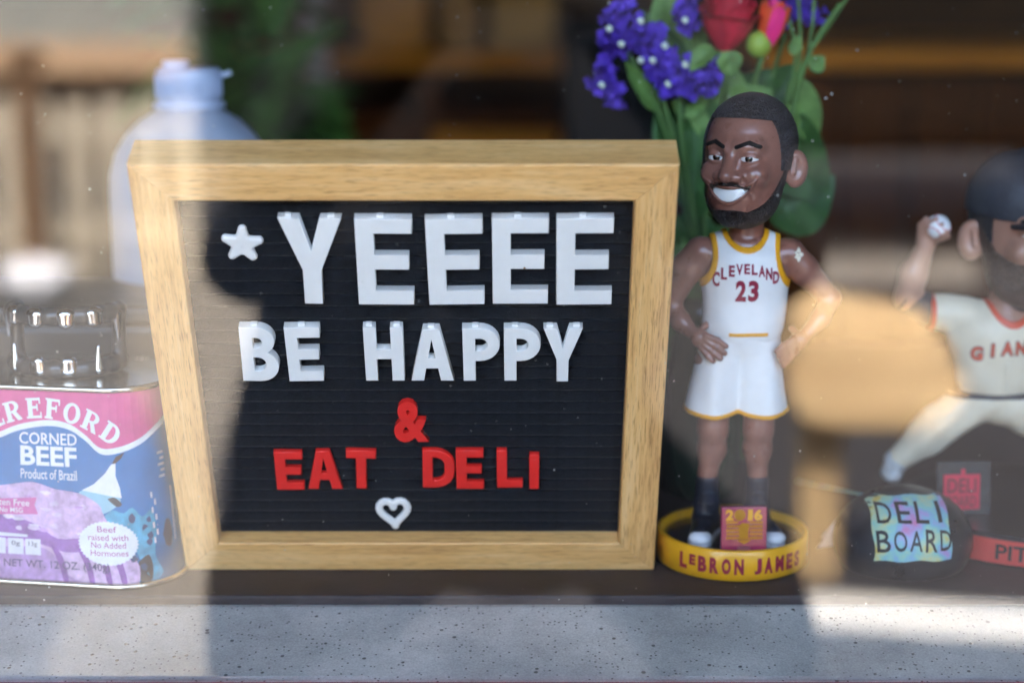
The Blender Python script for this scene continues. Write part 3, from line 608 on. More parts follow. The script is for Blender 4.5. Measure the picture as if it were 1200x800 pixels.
# arched serif brand lettering
def serif(ch, W, H):
    """slab-serif capital as outline boxes joined into one mesh (units: W x H)"""
    st, th, sf = .30 * W, .13 * H, .10 * H; rects = []; ex = []
    def stem(x, lo=True, hi=True):
        rects.append((x, 0, x + st, H))
        if lo: rects.append((x - .10 * W, 0, x + st + .10 * W, sf))
        if hi: rects.append((x - .10 * W, H - sf, x + st + .10 * W, H))
    if ch in 'EF':
        stem(.1 * W); rects += [(.1 * W, H - th, .92 * W, H), (.1 * W, .47 * H, .72 * W, .47 * H + th), (.84 * W, H - .30 * H, .92 * W, H), (.66 * W, .36 * H, .74 * W, .70 * H)]
        if ch == 'E': rects += [(.1 * W, 0, .95 * W, th), (.87 * W, 0, .95 * W, .30 * H)]
    if ch == 'H': stem(.08 * W); stem(.66 * W); rects.append((.1 * W, .45 * H, .8 * W, .45 * H + th))
    if ch in 'RDO':
        if ch != 'O': stem(.08 * W)
    polys = [[(a, b), (c, b), (c, d), (a, d)] for a, b, c, d in rects]; out = [shape_mesh('g', [p], .00005) for p in polys]
    if ch == 'O': out.append(shape_mesh('g', [arc(.5 * W, .5 * H, .5 * W, .52 * H, 0, 360, 28)[:-1], arc(.5 * W, .5 * H, .24 * W, .38 * H, 360, 0, 28)[:-1]], .00005))
    if ch == 'D': out.append(shape_mesh('g', [[(.1 * W, 0)] + arc(.45 * W, .5 * H, .55 * W, .5 * H, -90, 90) + [(.1 * W, H)], ([(.36 * W, th)] + arc(.45 * W, .5 * H, .27 * W, .5 * H - th, -90, 90) + [(.36 * W, H - th)])[::-1]], .00005))
    if ch == 'R':
        out.append(shape_mesh('g', [[(.1 * W, .42 * H)] + arc(.5 * W, .71 * H, .44 * W, .29 * H, -90, 90) + [(.1 * W, H)], ([(.36 * W, .42 * H + th * .8)] + arc(.46 * W, .71 * H, .22 * W, .29 * H - th * .8, -90, 90) + [(.36 * W, H - th * .8)])[::-1]], .00005))
        out.append(shape_mesh('g', [[(.42 * W, .48 * H), (.70 * W, .48 * H), (1.02 * W, 0), (.72 * W, 0)]], .00005))
    for k_, me in enumerate(out):
        for v in me.vertices: v.co.z += k_ * 3e-5
    return join_meshes('glyph', out)
mes = []; Rr = 130; cyc = 487 + Rr
for i, ch in enumerate('HEREFORD'):
    px = [-30, -6, 14, 39, 61, 82, 104, 125][i]; ang = math.asin((px - 49) / Rr); me = serif(ch, .0092 if ch != 'O' else .0097, .0108)
    cx, cy = lab(49 + Rr * math.sin(ang), cyc - Rr * math.cos(ang))
    for v in me.vertices:
        x = v.co.x - .0045; y = v.co.y; v.co.x = cx + x * math.cos(ang) + y * math.sin(ang); v.co.y = cy - x * math.sin(ang) + y * math.cos(ang)
    mes.append(me)
link('brand_lettering', wrap(join_meshes('brand_lettering', mes), 5, False), mat('label_white_ink', WHT, .45), can)
ltext('product_lettering', 'CORNED', 19, 90, 504, 518, WHT, 4, .012)
ltext('product_lettering', 'BEEF', 20, 89, 520, 543, WHT, 4, .028)
ltext('origin_lettering', 'Product of Brazil', 20, 88, 547, 559, WHT, 4, .008)
# steer head
patch('steer_ear', dense([(90, 572), (110, 567), (137, 577), (130, 590), (105, 600), (80, 590)], 4), (.30, .55, .66), 2)
patch('steer_face', [(93, 570), (108, 562), (122, 549), (130, 538), (135, 537), (134, 552), (138, 566), (139, 578), (118, 574)], WHT, 4)
patch('steer_horn', [(131, 537), (136, 529), (146, 524), (142, 531), (135, 537)], (.05, .04, .04), 5)
patch('steer_eye', dense([(123, 579), (131, 577), (139, 585), (133, 588), (123, 579)], 4), (.03, .04, .06), 5)
rr = random.Random(3)
cy_ = [(118, 600), (128, 592), (140, 596), (150, 590), (160, 602), (172, 596), (176, 620), (172, 650), (180, 672), (168, 679), (158, 664), (150, 640), (140, 620), (125, 612)]
patch('hide_patch', dense(cy_, 3), CYN, 2)
patch('hide_patch', dense([(152, 655), (164, 648), (168, 664), (164, 682), (153, 682)], 3), (.02, .02, .03), 3)
for k in range(9):
    x, y = rr.uniform(138, 172), rr.uniform(600, 668); patch('hide_fleck', dense([(x + 4 * rr.uniform(.5, 1.2) * math.cos(a), y + 5 * rr.uniform(.4, 1.2) * math.sin(a)) for a in (0, 1.2, 2.4, 3.6, 5.0)] , 2), (.02, .05, .14), 3)
# sliced meat
meat = [(-90, 684), (-90, 590), (-40, 575), (5, 567), (35, 563), (60, 570), (90, 574), (112, 586), (118, 600), (140, 640), (153, 660), (151, 684)]
patch('meat_print', dense(meat, 3), LIL, 3)
patch('meat_slice', dense([(-90, 606), (-20, 600), (15, 606), (40, 615), (62, 629), (90, 628), (100, 640), (70, 645), (40, 636), (0, 632), (-90, 640)], 3), PUR, 4)
patch('meat_slice', dense([(-90, 645), (0, 642), (40, 640), (60, 652), (72, 672), (78, 684), (-90, 684)], 3), (.42, .24, .52), 4)
for x in (62, 92, 112, 128): patch('meat_edge', dense([(x - 10, 634), (x + 3, 646), (x + 9, 664), (x + 11, 683), (x + 6, 683), (x + 2, 664), (x - 4, 648)], 3), (.24, .08, .36), 5)
for k in range(26):
    x, y = rr.uniform(-30, 108), rr.uniform(574, 626); patch('meat_marbling', dense([(x + rr.uniform(3, 9) * math.cos(a), y + rr.uniform(1.5, 4) * math.sin(a)) for a in (0, 1.2, 2.4, 3.6, 5.0)], 2), rr.choice([(.68, .52, .70), (.52, .30, .56), (.72, .60, .74)]), 4 + .03 * k)
patch('banner', [(-30, 586), (39, 581), (36, 590), (40, 601), (-30, 604)], (.62, .14, .38), 7)
ltext('banner_lettering', 'Gluten Free', -22, 30, 584, 592, WHT, 8, .004); ltext('banner_lettering', 'No MSG', -6, 22, 594, 600, WHT, 8, .004)
# badge with a serrated edge
bp_ = []
for i in range(80):
    a = 2 * math.pi * i / 80; k = 1 + (.03 if i % 2 else -.02); bp_.append((120 + 33 * k * math.cos(a), 632 + 26 * k * math.sin(a)))
patch('badge', bp_, WHT, 7)
for s, y, x0, x1 in (('Beef', 615, 109, 131), ('raised with', 625, 98, 143), ('No Added', 634, 101, 140), ('Hormones', 643.5, 100, 142)): ltext('badge_lettering', s, x0, x1, y - 3.6, y + 3.6, (.45, .10, .30), 8, .004)
for x in (-17, 4, 24):
    patch('nutrition_box', [(x, 631), (x + 18, 631), (x + 18, 650), (x, 650)], (.72, .70, .75), 6)
for s, x in (('0g', 13), ('13g', 33)): ltext('nutrition_lettering', s, x - 5, x + 5, 634, 641, (.08, .06, .12), 7, .004); 
patch('nutrition_strip', [(-20, 624), (27, 626), (27, 629), (-20, 629)], (.7, .7, .76), 6)
ltext('weight_lettering', 'NET WT. 12 OZ. (340g)', -1, 121, 656, 668, (.06, .04, .12), 8, .006)

for k in range(7):
    x = 172 + 4 * (k % 2); patch('fine_print', [(x, 575 + 9 * k), (x + 2.2, 575 + 9 * k), (x + 2.2, 582 + 9 * k), (x, 582 + 9 * k)], (.7, .72, .75), 4)
for k in range(5): patch('fine_print', [(186 + 3 * (k % 2), 530 + 7 * k), (196, 530 + 7 * k), (196, 533 + 7 * k), (186 + 3 * (k % 2), 533 + 7 * k)], (.55, .58, .62), 4)
patch('stamp_print', dense([(184, 628), (190, 612), (197, 615), (199, 632), (194, 645), (187, 642)], 3), (.05, .06, .09), 4)
patch('side_stripe', [(203, 575), (205.5, 575), (205.5, 640), (203, 640)], (.6, .65, .7), 4)
# ------------------------------------------------------------------ silver fang teeth standing on the can
TZ = CAN_H + .0002
cmw = Matrix.Translation(can.location) @ Matrix.Rotation(can_yaw, 4, 'Z')
fx, fy = -.2405, .925
teeth = thing('fang_teeth', 'silver vampire teeth on black gums standing on the corned beef can', 'toy teeth', (fx, fy, TZ), (0, 0, R(-6)))
gum = mat('black_gum', (.03, .03, .032), .3, coat=.4); chrome = mat('chrome_tooth', (.86, .87, .90), .12, 1., var=.05, vscale=80)
def arch_pt(t, z, k=1.): return (28.5 * k * math.sin(t), 12 - 24 * k * math.cos(t), z)
def f_gum(p):
    lo = chain(p, [(arch_pt(R(a), 4.5), 4.4) for a in range(-85, 86, 17)], 2); up = chain(p, [(arch_pt(R(a), 33), 4.6) for a in range(-85, 86, 17)], 2)
    hinge = None
    for s in (-1, 1):
        h_ = s_cap(p, (s * 28.3, 10, 5), (s * 28.3, 12, 33), 3.6); hinge = h_ if hinge is None else np.minimum(hinge, h_)
    return np.maximum(smin(smin(lo, up, 3), hinge, 3), -p[..., 2])
link('gums', nets('gums', f_gum, (-36, -20, -1), (36, 24, 41), .9), gum, teeth)
def tooth(a, z0, z1, r0, r1, wd):
    p0 = arch_pt(R(a), z0, 1.09); p1 = arch_pt(R(a), z1, 1.12)
    def f(p):
        ca, sa = math.cos(R(a)), math.sin(R(a)); q = p - np.array([p0[0], p0[1], 0], np.float32); u = q[..., 0] * ca + q[..., 1] * sa; vv = -q[..., 0] * sa + q[..., 1] * ca
        qq = np.stack([u / wd, vv, p[..., 2]], -1); return s_cap(qq, (0, 0, z0), (0, -.6, z1), r0, r1)
    m = max(r0, r1) * wd + 2; lo = (p0[0] - m, p0[1] - m, min(z0, z1) - 5); hi = (p0[0] + m, p0[1] + m, max(z0, z1) + 5)
    link('tooth', nets('tooth', f, lo, hi, .6), chrome, teeth)
for a in (-46, -15.5, 15.5, 44): tooth(a, 34, 29.5, 3.6, 2.9, 1.5)
for a in (-75, 73): tooth(a, 32, 18, 3.0, .8, 1.05)
for a in (-16, 16): tooth(a, 4, 9.0, 3.0, 2.6, 1.7)
for a in (-48, 46): tooth(a, 4, 16.0, 3.0, .7, 1.0)

# black storage box behind the can
bx = thing('black_box', 'low black plastic box standing behind the corned beef can', 'box', (-.262, 1.045, 0))
bkb = mat('black_box_plastic', (.018, .018, .02), .4, var=.2, vscale=60)
link('box_body', box_mesh('box_body', -.10, .075, -.045, .05, .0005, .118, .004), bkb, bx); link('box_lid', box_mesh('box_lid', -.102, .077, -.047, .052, .1185, .129, .003), bkb, bx)
for z in (.05, .062, .074): link('rib', box_mesh('rib', -.09, .065, -.0468, -.0452, z, z + .004, .0006), bkb, bx)
# ================================================================== BASKETBALL BOBBLEHEAD
def head_sdf(p): return smin(head_core(p), ear_sdf(p), 1.6)
def ear_sdf(p):
    pa = np.stack([np.abs(p[..., 0]), p[..., 1], p[..., 2]], -1)
    ear = s_ell(pa, (25.6, 5, -4.5), (2.6, 7.2, 10.2), rz=-.75); ear = smax(ear, -s_ell(pa, (27.0, 1.8, -3.4), (2.4, 4.2, 6.6), rz=-.75), 1.2)
    return smin(ear, s_cap(pa, (25.6, 3.4, 0), (25.6, 2.4, -6.5), .9), 1.2)
def head_core(p):
    """head facing -y, millimetres, 71 mm from chin to crown"""
    x, y, z = p[..., 0], p[..., 1], p[..., 2]; ax = np.abs(x); pa = np.stack([ax, y, z], -1)
    d = smin(s_ell(p, (0, 3, 9), (23.5, 27.5, 25.5)), s_ell(p, (0, -5, -9), (21, 21.5, 25)), 9)
    d = smin(d, s_ell(p, (0, -8, -23), (16.5, 16, 13)), 8); d = smin(d, s_ell(p, (0, -20.5, -28.5), (8, 6.5, 6.5)), 6)
    d = smin(d, s_cap(pa, (3, -24.6, 6.6), (13, -21, 7.6), 3.3, 2.8), 5)            # brow ridge
    d = smin(d, s_ell(pa, (11.5, -20.5, -7.5), (7.5, 6.5, 6.5)), 5)                   # cheeks
    d = smin(d, s_ell(p, (0, -20.5, -18), (12.5, 8, 8.5)), 5)                         # muzzle
    d = smax(d, -s_ell(pa, (9.2, -30, 1.2), (6.2, 6, 4.0)), 3.5)                      # eye sockets
    d = smin(d, s_cap(p, (0, -25.5, 4), (0, -31.8, -8), 2.5, 4.0), 3.2); d = smin(d, s_ell(pa, (5.0, -28.4, -8.8), (3.7, 3.4, 3.0)), 2.2)
    eb = nrm(pa - np.array([9.2, -20.6, 1.2], np.float32))
    lid = np.maximum(eb - 6.05, np.minimum(1.15 - .03 * (ax - 9.2) ** 2 - (z - 1.2), (z - 1.2) + 1.35 - .03 * (ax - 9.2) ** 2)); d = smin(d, lid, .9)   # eyelids
    fold = np.abs(s_cap(pa, (7, -28, -9), (13.5, -24, -19), .2)) - .2; d = smax(d, -(fold - .8), 1.6)                                                # smile lines
    for zz in (14.5, 18.0): d = smax(d, -(s_cap(pa, (0, -26.0 + (zz - 14) * .25, zz), (9, -24.4 + (zz - 14) * .25, zz + .4), .45)), .9)                # forehead creases
    return d
def mouth2(p):
    x, z = p[..., 0], p[..., 2]; return np.maximum(z - (-15.2 + .018 * x * x), (-22.0 + .060 * x * x) - z)
def f_head(p):
    h = head_sdf(p); m = np.maximum(mouth2(p), p[..., 1] + 10); lips = np.maximum(h - .85, np.abs(m - .4) - 1.25); h2 = smin(h, np.where(p[..., 1] < -12, lips, 9), .9)
    return np.maximum(h2, -np.maximum(m, -(h + 1.8)))
def f_teeth(p): h = head_sdf(p); return np.maximum(np.maximum(h + .35, np.maximum(mouth2(p) + .05, p[..., 1] + 10)), -(h + 3.))
def hair_region(p):
    x, y, z = p[..., 0], p[..., 1], p[..., 2]; ax = np.abs(x)
    front = (22.6 - .012 * ax * ax * .3) - z; side = np.maximum(-9.5 - .12 * (z - 8) - y, -5.0 - z); back = np.maximum(9 - y, -18 - z)
    return np.minimum(np.minimum(front, side), back)
def beard_region(p):
    x, y, z = p[..., 0], p[..., 1], p[..., 2]
    edge = np.interp(y, [-34, -27, -23, -19, -14, -9, -4, 0], [-26.8, -26.4, -27.5, -25.0, -20.0, -13.5, -5, 2]).astype(np.float32)
    jaw = np.maximum(z - edge, y + .5); ax = np.abs(x); mt = np.maximum(np.abs(z - (-12.6 - .035 * ax * ax * .5)) - 1.0 + .03 * ax, np.maximum(ax - 11, y + 15))
    side = np.maximum(np.abs(ax - 12.8) - 1.0, np.maximum(np.maximum(z + 15, -26 - z), y + 12))
    return np.minimum(jaw, mt)
def shell(off, region, ext=None, k=.6):
    def f(p): h = head_core(p); h = h if ext is None else smin(h, ext(p), 4); return np.maximum(smax(h - off, region(p), k), -(h + 1.2))
    return f
def ear_free(p): return p
def brow_region(p):
    ax = np.abs(p[..., 0]); pa = np.stack([ax, p[..., 2]], -1).astype(np.float32)
    a = np.array([3.8, 7.3], np.float32); b = np.array([9.6, 9.9], np.float32); c = np.array([15.0, 7.9], np.float32)
    def sg(a, b):
        d = b - a; t = np.clip(((pa - a) @ d) / (d @ d), 0, 1); return nrm(pa - a - t[..., None] * d)
    return np.maximum(np.minimum(sg(a, b), sg(b, c)) - 1.12, p[..., 1] + 8)
HLO, HHI = (-31, -37, -39), (31, 34, 39)
def build_head(parent, mw, skin, hair, beard, hs, mouth=True, brow=True, res=.62):
    hd_ = link('head', nets('head', f_head, HLO, HHI, res), skin, parent, mw=mw)
    return hd_
def eye_parts(hd_, iris_c):
    ew = mat('eye_white', (.78, .76, .74), .15, coat=.5); ic = mat('iris_brown', iris_c, .1, coat=.6)
    for s in (-1, 1):
        e = link('eye', nets('eye', lambda p, s=s: s_sph(p, (s * 9.2, -20.6, 1.2), 5.5), (s * 9.2 - 6, -27, -5), (s * 9.2 + 6, -14, 7), .5), ew, hd_)
        e['label'] = 'white painted eye with a dark brown iris'
        c = np.array([s * 9.2 + .9, -25.6, 1.4], np.float32)
        link('iris', nets('iris', lambda p, c=c, s=s: np.maximum(s_sph(p, (s * 9.2, -20.6, 1.2), 5.62), np.sqrt((p[..., 0] - c[0]) ** 2 + (p[..., 2] - c[2]) ** 2) - 2.05), (c[0] - 3, -27, c[2] - 3), (c[0] + 3, -23, c[2] + 3), .25), ic, hd_)
skin = mat('dark_brown_figurine_paint', (.255, .108, .076), .3, coat=.45, var=.12, vscale=120)
def hair_mat(name, c, scale=900):
    m = mat(name, c, .34, var=.95, vscale=scale, bump=1., bscale=scale * .8)
    for n_ in m.node_tree.nodes:
        if n_.type == 'BUMP': n_.inputs['Distance'].default_value = .004
    return m
hair_m = hair_mat('black_hair_paint', (.026, .024, .030)); beard_m = hair_mat('black_beard_paint', (.032, .022, .020), 1100)
FX, FY = P(858, 640, .935).x, .9365
fig = thing('bobblehead_figure', 'smiling bearded basketball bobblehead in white number 23 uniform, hand on hip', 'bobblehead', (FX, FY, 0))
HM = Matrix.Translation((.0030, -.002, .2215)) @ Matrix.Rotation(R(-29), 4, 'Z') @ Matrix.Rotation(R(-3), 4, 'X') @ Matrix.Scale(.965, 4)
head = link('head', nets('head', f_head, HLO, HHI, .62), skin, fig, mw=HM)
link('hair', nets('hair', shell(1.5, hair_region), HLO, HHI, .62), hair_m, head)
link('beard', nets('beard', shell(.95, beard_region), HLO, HHI, .62), beard_m, head)
link('eyebrows', nets('eyebrows', shell(.7, brow_region), (-20, -34, 0), (20, -10, 14), .45), mat('black_brow', (.006, .005, .005), .8, spec=.15), head)
link('teeth', nets('teeth', f_teeth, (-14, -36, -26), (14, -8, -10), .5), mat('painted_teeth', (.86, .86, .84), .2, coat=.4), head)
eye_parts(head, (.016, .008, .005))
# --- body: one continuous figure (neck, torso, arms, hands, legs)
def torso(p):
    d = smin(s_ell(p, (2.8, 0, 163), (23.8, 15, 17)), s_ell(p, (3.2, 0, 146), (21.8, 13.8, 22)), 8); d = smin(d, s_ell(p, (2.5, 0, 130), (20.5, 14, 14)), 8)
    return d
def arm_hip(p):
    """the arm with its hand on the hip"""
    d = chain(p, [((-20.5, 1, 171), 8.8), ((-28, 2, 162), 8.2), ((-36.5, 5, 142), 5.6)], 3); d = smin(d, chain(p, [((-36.5, 5, 142), 5.8), ((-31, -1, 134), 5.2), ((-24.5, -7, 128.5), 3.6)], 3), 2.5)
    d = smin(d, s_ell(p, (-21, -10.5, 126.3), (5.2, 3.0, 4.6), ry=.5), 2.5)
    for (a, b, c, r) in (((-18.5, -12.5, 128.5), (-12.5, -14.6, 126.2), (-8.0, -14.9, 123.2), 1.75), ((-18.5, -12.6, 126), (-12.8, -14.9, 122.6), (-8.6, -15.4, 119.4), 1.8), ((-19.5, -12.4, 123.6), (-14.5, -14.8, 119.6), (-10.8, -15.6, 116.6), 1.75), ((-21, -12, 121.8), (-17.4, -14.5, 117.6), (-14.6, -15.4, 115.0), 1.55), ((-22, -9.0, 129.5), (-18.5, -6.5, 132.5), (-15.5, -4.0, 133.5), 1.9)):
        d = smin(d, chain(p, [(a, r), (b, r), (c, r * .85)], .8), .9)
    return d
def arm_out(p):
    d = chain(p, [((26.5, 1, 170), 8.8), ((34, 2, 162), 8.0), ((50, 4, 145.5), 5.6)], 3); d = smin(d, chain(p, [((50, 4, 145.5), 5.6), ((44, -3, 136), 5.0), ((34, -9, 127), 3.6)], 3), 2.5)
    d = smin(d, s_ell(p, (30.5, -11, 124.5), (5.0, 3.0, 4.6), ry=-.5), 2.5)
    for k in range(4): d = smin(d, chain(p, [((28 + k * .6, -13, 126.5 - 2.3 * k), 1.7), ((22.5 + k, -14.8, 123.5 - 2.6 * k), 1.7), ((19 + k * 1.3, -15.4, 120.5 - 2.6 * k), 1.45)], .8), .9)
    return smin(d, chain(p, [((31, -9, 128), 1.9), ((28, -6, 131), 1.8)], .8), .9)
def leg(p, s):
    x0, x1, xa = (-12, -12.2, -14.2) if s < 0 else (13, 12.8, 13.2)
    d = chain(p, [((x0, 0, 112), 11), ((x0, 0, 88), 9.6), ((x1, -1, 74), 7.9), ((x1, 1.6, 62), 7.6), ((xa, 1.5, 48), 4.9), ((xa, 1, 36), 4.7)], 3)
    d = smin(d, s_ell(p, (x1, -5.2, 76), (4.2, 3.6, 5)), 2.5); return smin(d, s_ell(p, (x1 + s * 1, 5.2, 62), (5.2, 4.4, 9)), 3)
def f_body(p):
    d = torso(p) + 1.0; nk = chain(p, [((3, 2, 172), 9.6), ((3.6, 1.5, 192), 9.0)], 2); d = smin(d, nk, 5)
    for s in (-1, 1): d = smin(d, s_cap(p, (2.5 + s * 6, 1, 176.5), (2.5 + s * 20, 1, 171.5), 4.4, 5.6), 4); d = smin(d, s_cap(p, (2.5 + s * 2.0, -8.0, 176.5), (2.5 + s * 7, -6.5, 178.0), .9), 3)
    d = smin(d, arm_hip(p), 3.5); d = smin(d, arm_out(p), 3.5)
    return smin(np.minimum(d, 1e3), np.minimum(leg(p, -1), leg(p, 1)), 3)
body = link('body', nets('body', f_body, (-46, -20, 30), (60, 22, 194), .75), skin, fig)
# --- jersey
def cut(p):
    x, y, z = p[..., 0] - 2.5, p[..., 1], p[..., 2]
    neck = 10.8 - np.sqrt((x) ** 2 + ((z - 187) * .92) ** 2 + (np.minimum(y + 8, 0) * .2) ** 2)      # scoop
    ah = np.maximum(11.0 - np.sqrt(((np.abs(x) - 28.6) * 1.0) ** 2 + ((z - 173) * .62) ** 2), -99)
    return np.maximum(neck, ah)
def torso_c(p):
    d = torso(p)
    for s in (-1, 1): d = smin(d, s_cap(p, (2.5 + s * 8, 1, 177.5), (2.5 + s * 15.5, 1, 174.5), 6.0, 6.0), 4)
    z = p[..., 2]; w_ = .5 * np.sin(p[..., 0] * .35 + z * .12) * np.clip((150 - z) / 25, 0, 1)        # soft folds
    return d - w_ * .8
jz = lambda p: np.maximum(124 - p[..., 2], cut(p))
white_fab = mat('white_uniform_paint', (.82, .81, .79), .45, var=.03, vscale=150); gold = mat('gold_trim_paint', (.80, .36, .012), .4, var=.06, vscale=200)
wine = mat('wine_print', (.28, .008, .04), .45)
jersey = link('jersey', nets('jersey', lambda p: np.maximum(smax(torso_c(p) - .9, jz(p), .6), -(torso_c(p) + .8)), (-26, -20, 122), (32, 20, 186), .7), white_fab, fig)
link('trim', nets('trim', lambda p: np.maximum(smax(torso_c(p) - 1.25, np.abs(cut(p) + 1.2) - 1.4, .4), -(torso_c(p) + .6)), (-26, -20, 145), (32, 20, 188), .6), gold, jersey)
def front_y(f, x, z, y0=-30, y1=10):
    """march along +y to the surface (mm)"""
    y = np.full(x.shape, float(y0))
    for _ in range(40): y = np.minimum(y + f(np.stack([x, y, z], -1).astype(np.float32)) * .8, y1)
    return y
def on_cloth(me, f, cx, cz, off=.25, mm=True, ysc=1.):
    a = np.array([v.co[:] for v in me.vertices]) * 1000; x = a[:, 0] + cx; z = a[:, 1] + cz
    y = front_y(f, x, z) - off - (a[:, 2] > 0) * .12
    for v, X, Y, Z in zip(me.vertices, x, y, z): v.co = (X / 1000, Y / 1000, Z / 1000)
    me.update(); return me
fj = lambda p: torso_c(p) - .9
mes = []
for i, ch in enumerate('CLEVELAND'):
    t = (i - 4) / 4; me = fit_text('c', ch, .0036 if ch not in 'LE' else .0031, .0066 - .0012 * (1 - abs(t)) if i else .0080, .00012, .04)
    for v in me.vertices: v.co.x += t * .0158; v.co.y += -.0050 * t * t + (.0006 if i else -.0004)
    mes.append(me)
link('lettering', on_cloth(join_meshes('lettering', mes), fj, 2.0, 164.3), wine, jersey)
mes = []
for i, ch in enumerate('23'):
    me = fit_text('n', ch, .0056, .0115, .00012, .045)
    for v in me.vertices: v.co.x += (i - .5) * .0066
    mes.append(me)
link('numerals', on_cloth(join_meshes('numerals', mes), fj, 2.4, 153.0), wine, jersey)
# --- shorts
def shorts(p):
    x, y, z = p[..., 0], p[..., 1], p[..., 2]
    d = s_ell(p, (2.5, 0, 126), (20.5, 14.2, 13))
    for s in (-1, 1):
        c = -12.6 if s < 0 else 13.4
        d = smin(d, s_cap(p, (c * .75 + .6, 0, 118), (c * 1.06, -.5, 84), 12.6, 14.2), 3.5)
    d = d - .55 * np.sin(x * .42 + .6) * np.clip((125 - z) / 30, 0, 1)
    hem = 83.0 + .030 * np.minimum(np.abs(x + 12.8), np.abs(x - 13.6)) ** 2 * .35
    return d, hem - z
def f_shorts(p): d, c = shorts(p); d2 = np.maximum(d, -(d + 1.6)); return np.maximum(smax(d2, c, .5), p[..., 2] - 130.5)
sh = link('shorts', nets('shorts', f_shorts, (-34, -22, 78), (36, 22, 133), .75), white_fab, fig)
def f_hem(p): d, c = shorts(p); return np.maximum(np.maximum(d - .4, -(d + 1.7)), np.abs(c + .9) - 1.15)
link('trim', nets('trim', f_hem, (-34, -22, 78), (36, 22, 100), .6), gold, sh)
def f_waist(p): d, c = shorts(p); return np.maximum(np.maximum(smin(d, torso_c(p) - .9, 1.) - .55, -(d + 2)), np.maximum(np.abs(p[..., 2] - 129.2) - .95, np.maximum(np.abs(p[..., 0] - 4) - 10.5, p[..., 1])))
link('waistband', nets('waistband', f_waist, (-10, -22, 126), (18, 2, 133), .4), gold, sh)
# --- shoes
shoe_m = mat('navy_shoe_paint', (.012, .016, .028), .35, var=.3, vscale=300); sole_m = mat('white_sole_paint', (.72, .74, .78), .35)
for s in (-1, 1):
    xa, xt = (-14.2, -19.6) if s < 0 else (13.2, 20.2); yt = -20.5
    def f_sh(p, xa=xa, xt=xt):
        d = chain(p, [((xa, 1, 45), 6.4), ((xa, 2, 30), 6.8), ((xa, 4, 21), 7.2)], 2); d = smin(d, s_cap(p, (xa, 3, 20.5), (xt, yt + 5, 18.2), 7.2, 5.4), 4)
        for k in range(4): t = k / 3; q = (xa + (xt - xa) * .4 * (1 - t), -5.5 - 3.2 * (1 - t) * 2.2, 27 + 12 * t - 4 * (1 - t)); d = smin(d, s_cap(p, (q[0] - 3.0, q[1], q[2]), (q[0] + 3.0, q[1], q[2]), .55), .4)
        return np.maximum(np.maximum(d, 14.6 - p[..., 2]), p[..., 2] - 47)
    m_ = (min(xa, xt) - 10, -27, 12); M_ = (max(xa, xt) + 10, 15, 50)
    so_ = link('shoe', nets('shoe', f_sh, m_, M_, .65), shoe_m, fig)
    def f_so(p, xa=xa, xt=xt):
        q = p.copy(); q[..., 2] = 17; d = s_cap(q, (xa, 4, 17), (xt, yt + 4.5, 17), 8.0, 6.4); tip = np.maximum(s_ell(p, (xt, yt + 3, 17.5), (6.6, 6.4, 4.2)), p[..., 1] - (yt + 2.6))
        return np.minimum(np.maximum(d, np.abs(p[..., 2] - 14.8) - 1.5), np.maximum(tip, 13.4 - p[..., 2]))
    link('sole', nets('sole', f_so, m_, M_, .6), sole_m, so_)
# small white flower-like chip on the shoulder
chip = link('shoulder_logo', shape_mesh('shoulder_logo', [[(.0022 * (1 + .35 * math.cos(5 * a)) * math.cos(a), .0030 * (1 + .3 * math.cos(4 * a)) * math.sin(a)) for a in np.linspace(0, 6.2, 30)]], .0003), mat('cream_chip', (.78, .74, .6), .5), fig)
on_cloth(chip.data, lambda p: smin(arm_out(p), torso(p), 3), 30.2, 171, .15)
# --- base
ylw = mat('yellow_base_paint', (.80, .40, .012), .33, coat=.3, var=.05, vscale=60); dfl = mat('dark_plum_floor', (.022, .012, .024), .25, coat=.5)
RB = .0415
base = link('base', lathe('base', [(RB - .002, .0003), (RB, .0015), (RB, .0168), (RB - .0008, .0178), (RB - .0022, .0178), (RB - .003, .017), (RB - .003, .0125)], 96), ylw, fig, smooth=False)
base.data.polygons.foreach_set('use_smooth', [len(p.vertices) == 4 for p in base.data.polygons])
link('base_floor', lathe('base_floor', [(RB - .0032, .0126), (RB - .0033, .0132), (RB - .004, .0134)], 96), dfl, base)
mes = []; word = 'LeBRON JAMES'; wd = {'e': .8, ' ': .62, 'J': .85, 'M': 1.15, 'N': 1.05}; tot = sum(wd.get(c, 1.) for c in word); acc_ = 0
for ch in word:
    k = wd.get(ch, 1.); a = (acc_ + k / 2) / tot; acc_ += k
    if ch == ' ': continue
    hgt = .0088 if ch != 'e' else .0058; me = fit_text('b', ch if ch != 'e' else 'E', .0048 * k, hgt, .00016, .055); th = R(-50 + 104 * a)
    for v in me.vertices:
        t = th + v.co.x / RB; y = v.co.y + .0092 + (0 if ch != 'e' else .0013); rr_ = RB + .0001 + (.00012 if v.co.z > 0 else 0); v.co = (rr_ * math.sin(t), -rr_ * math.cos(t), y)
    mes.append(me)
link('lettering', join_meshes('lettering', mes), wine, base)
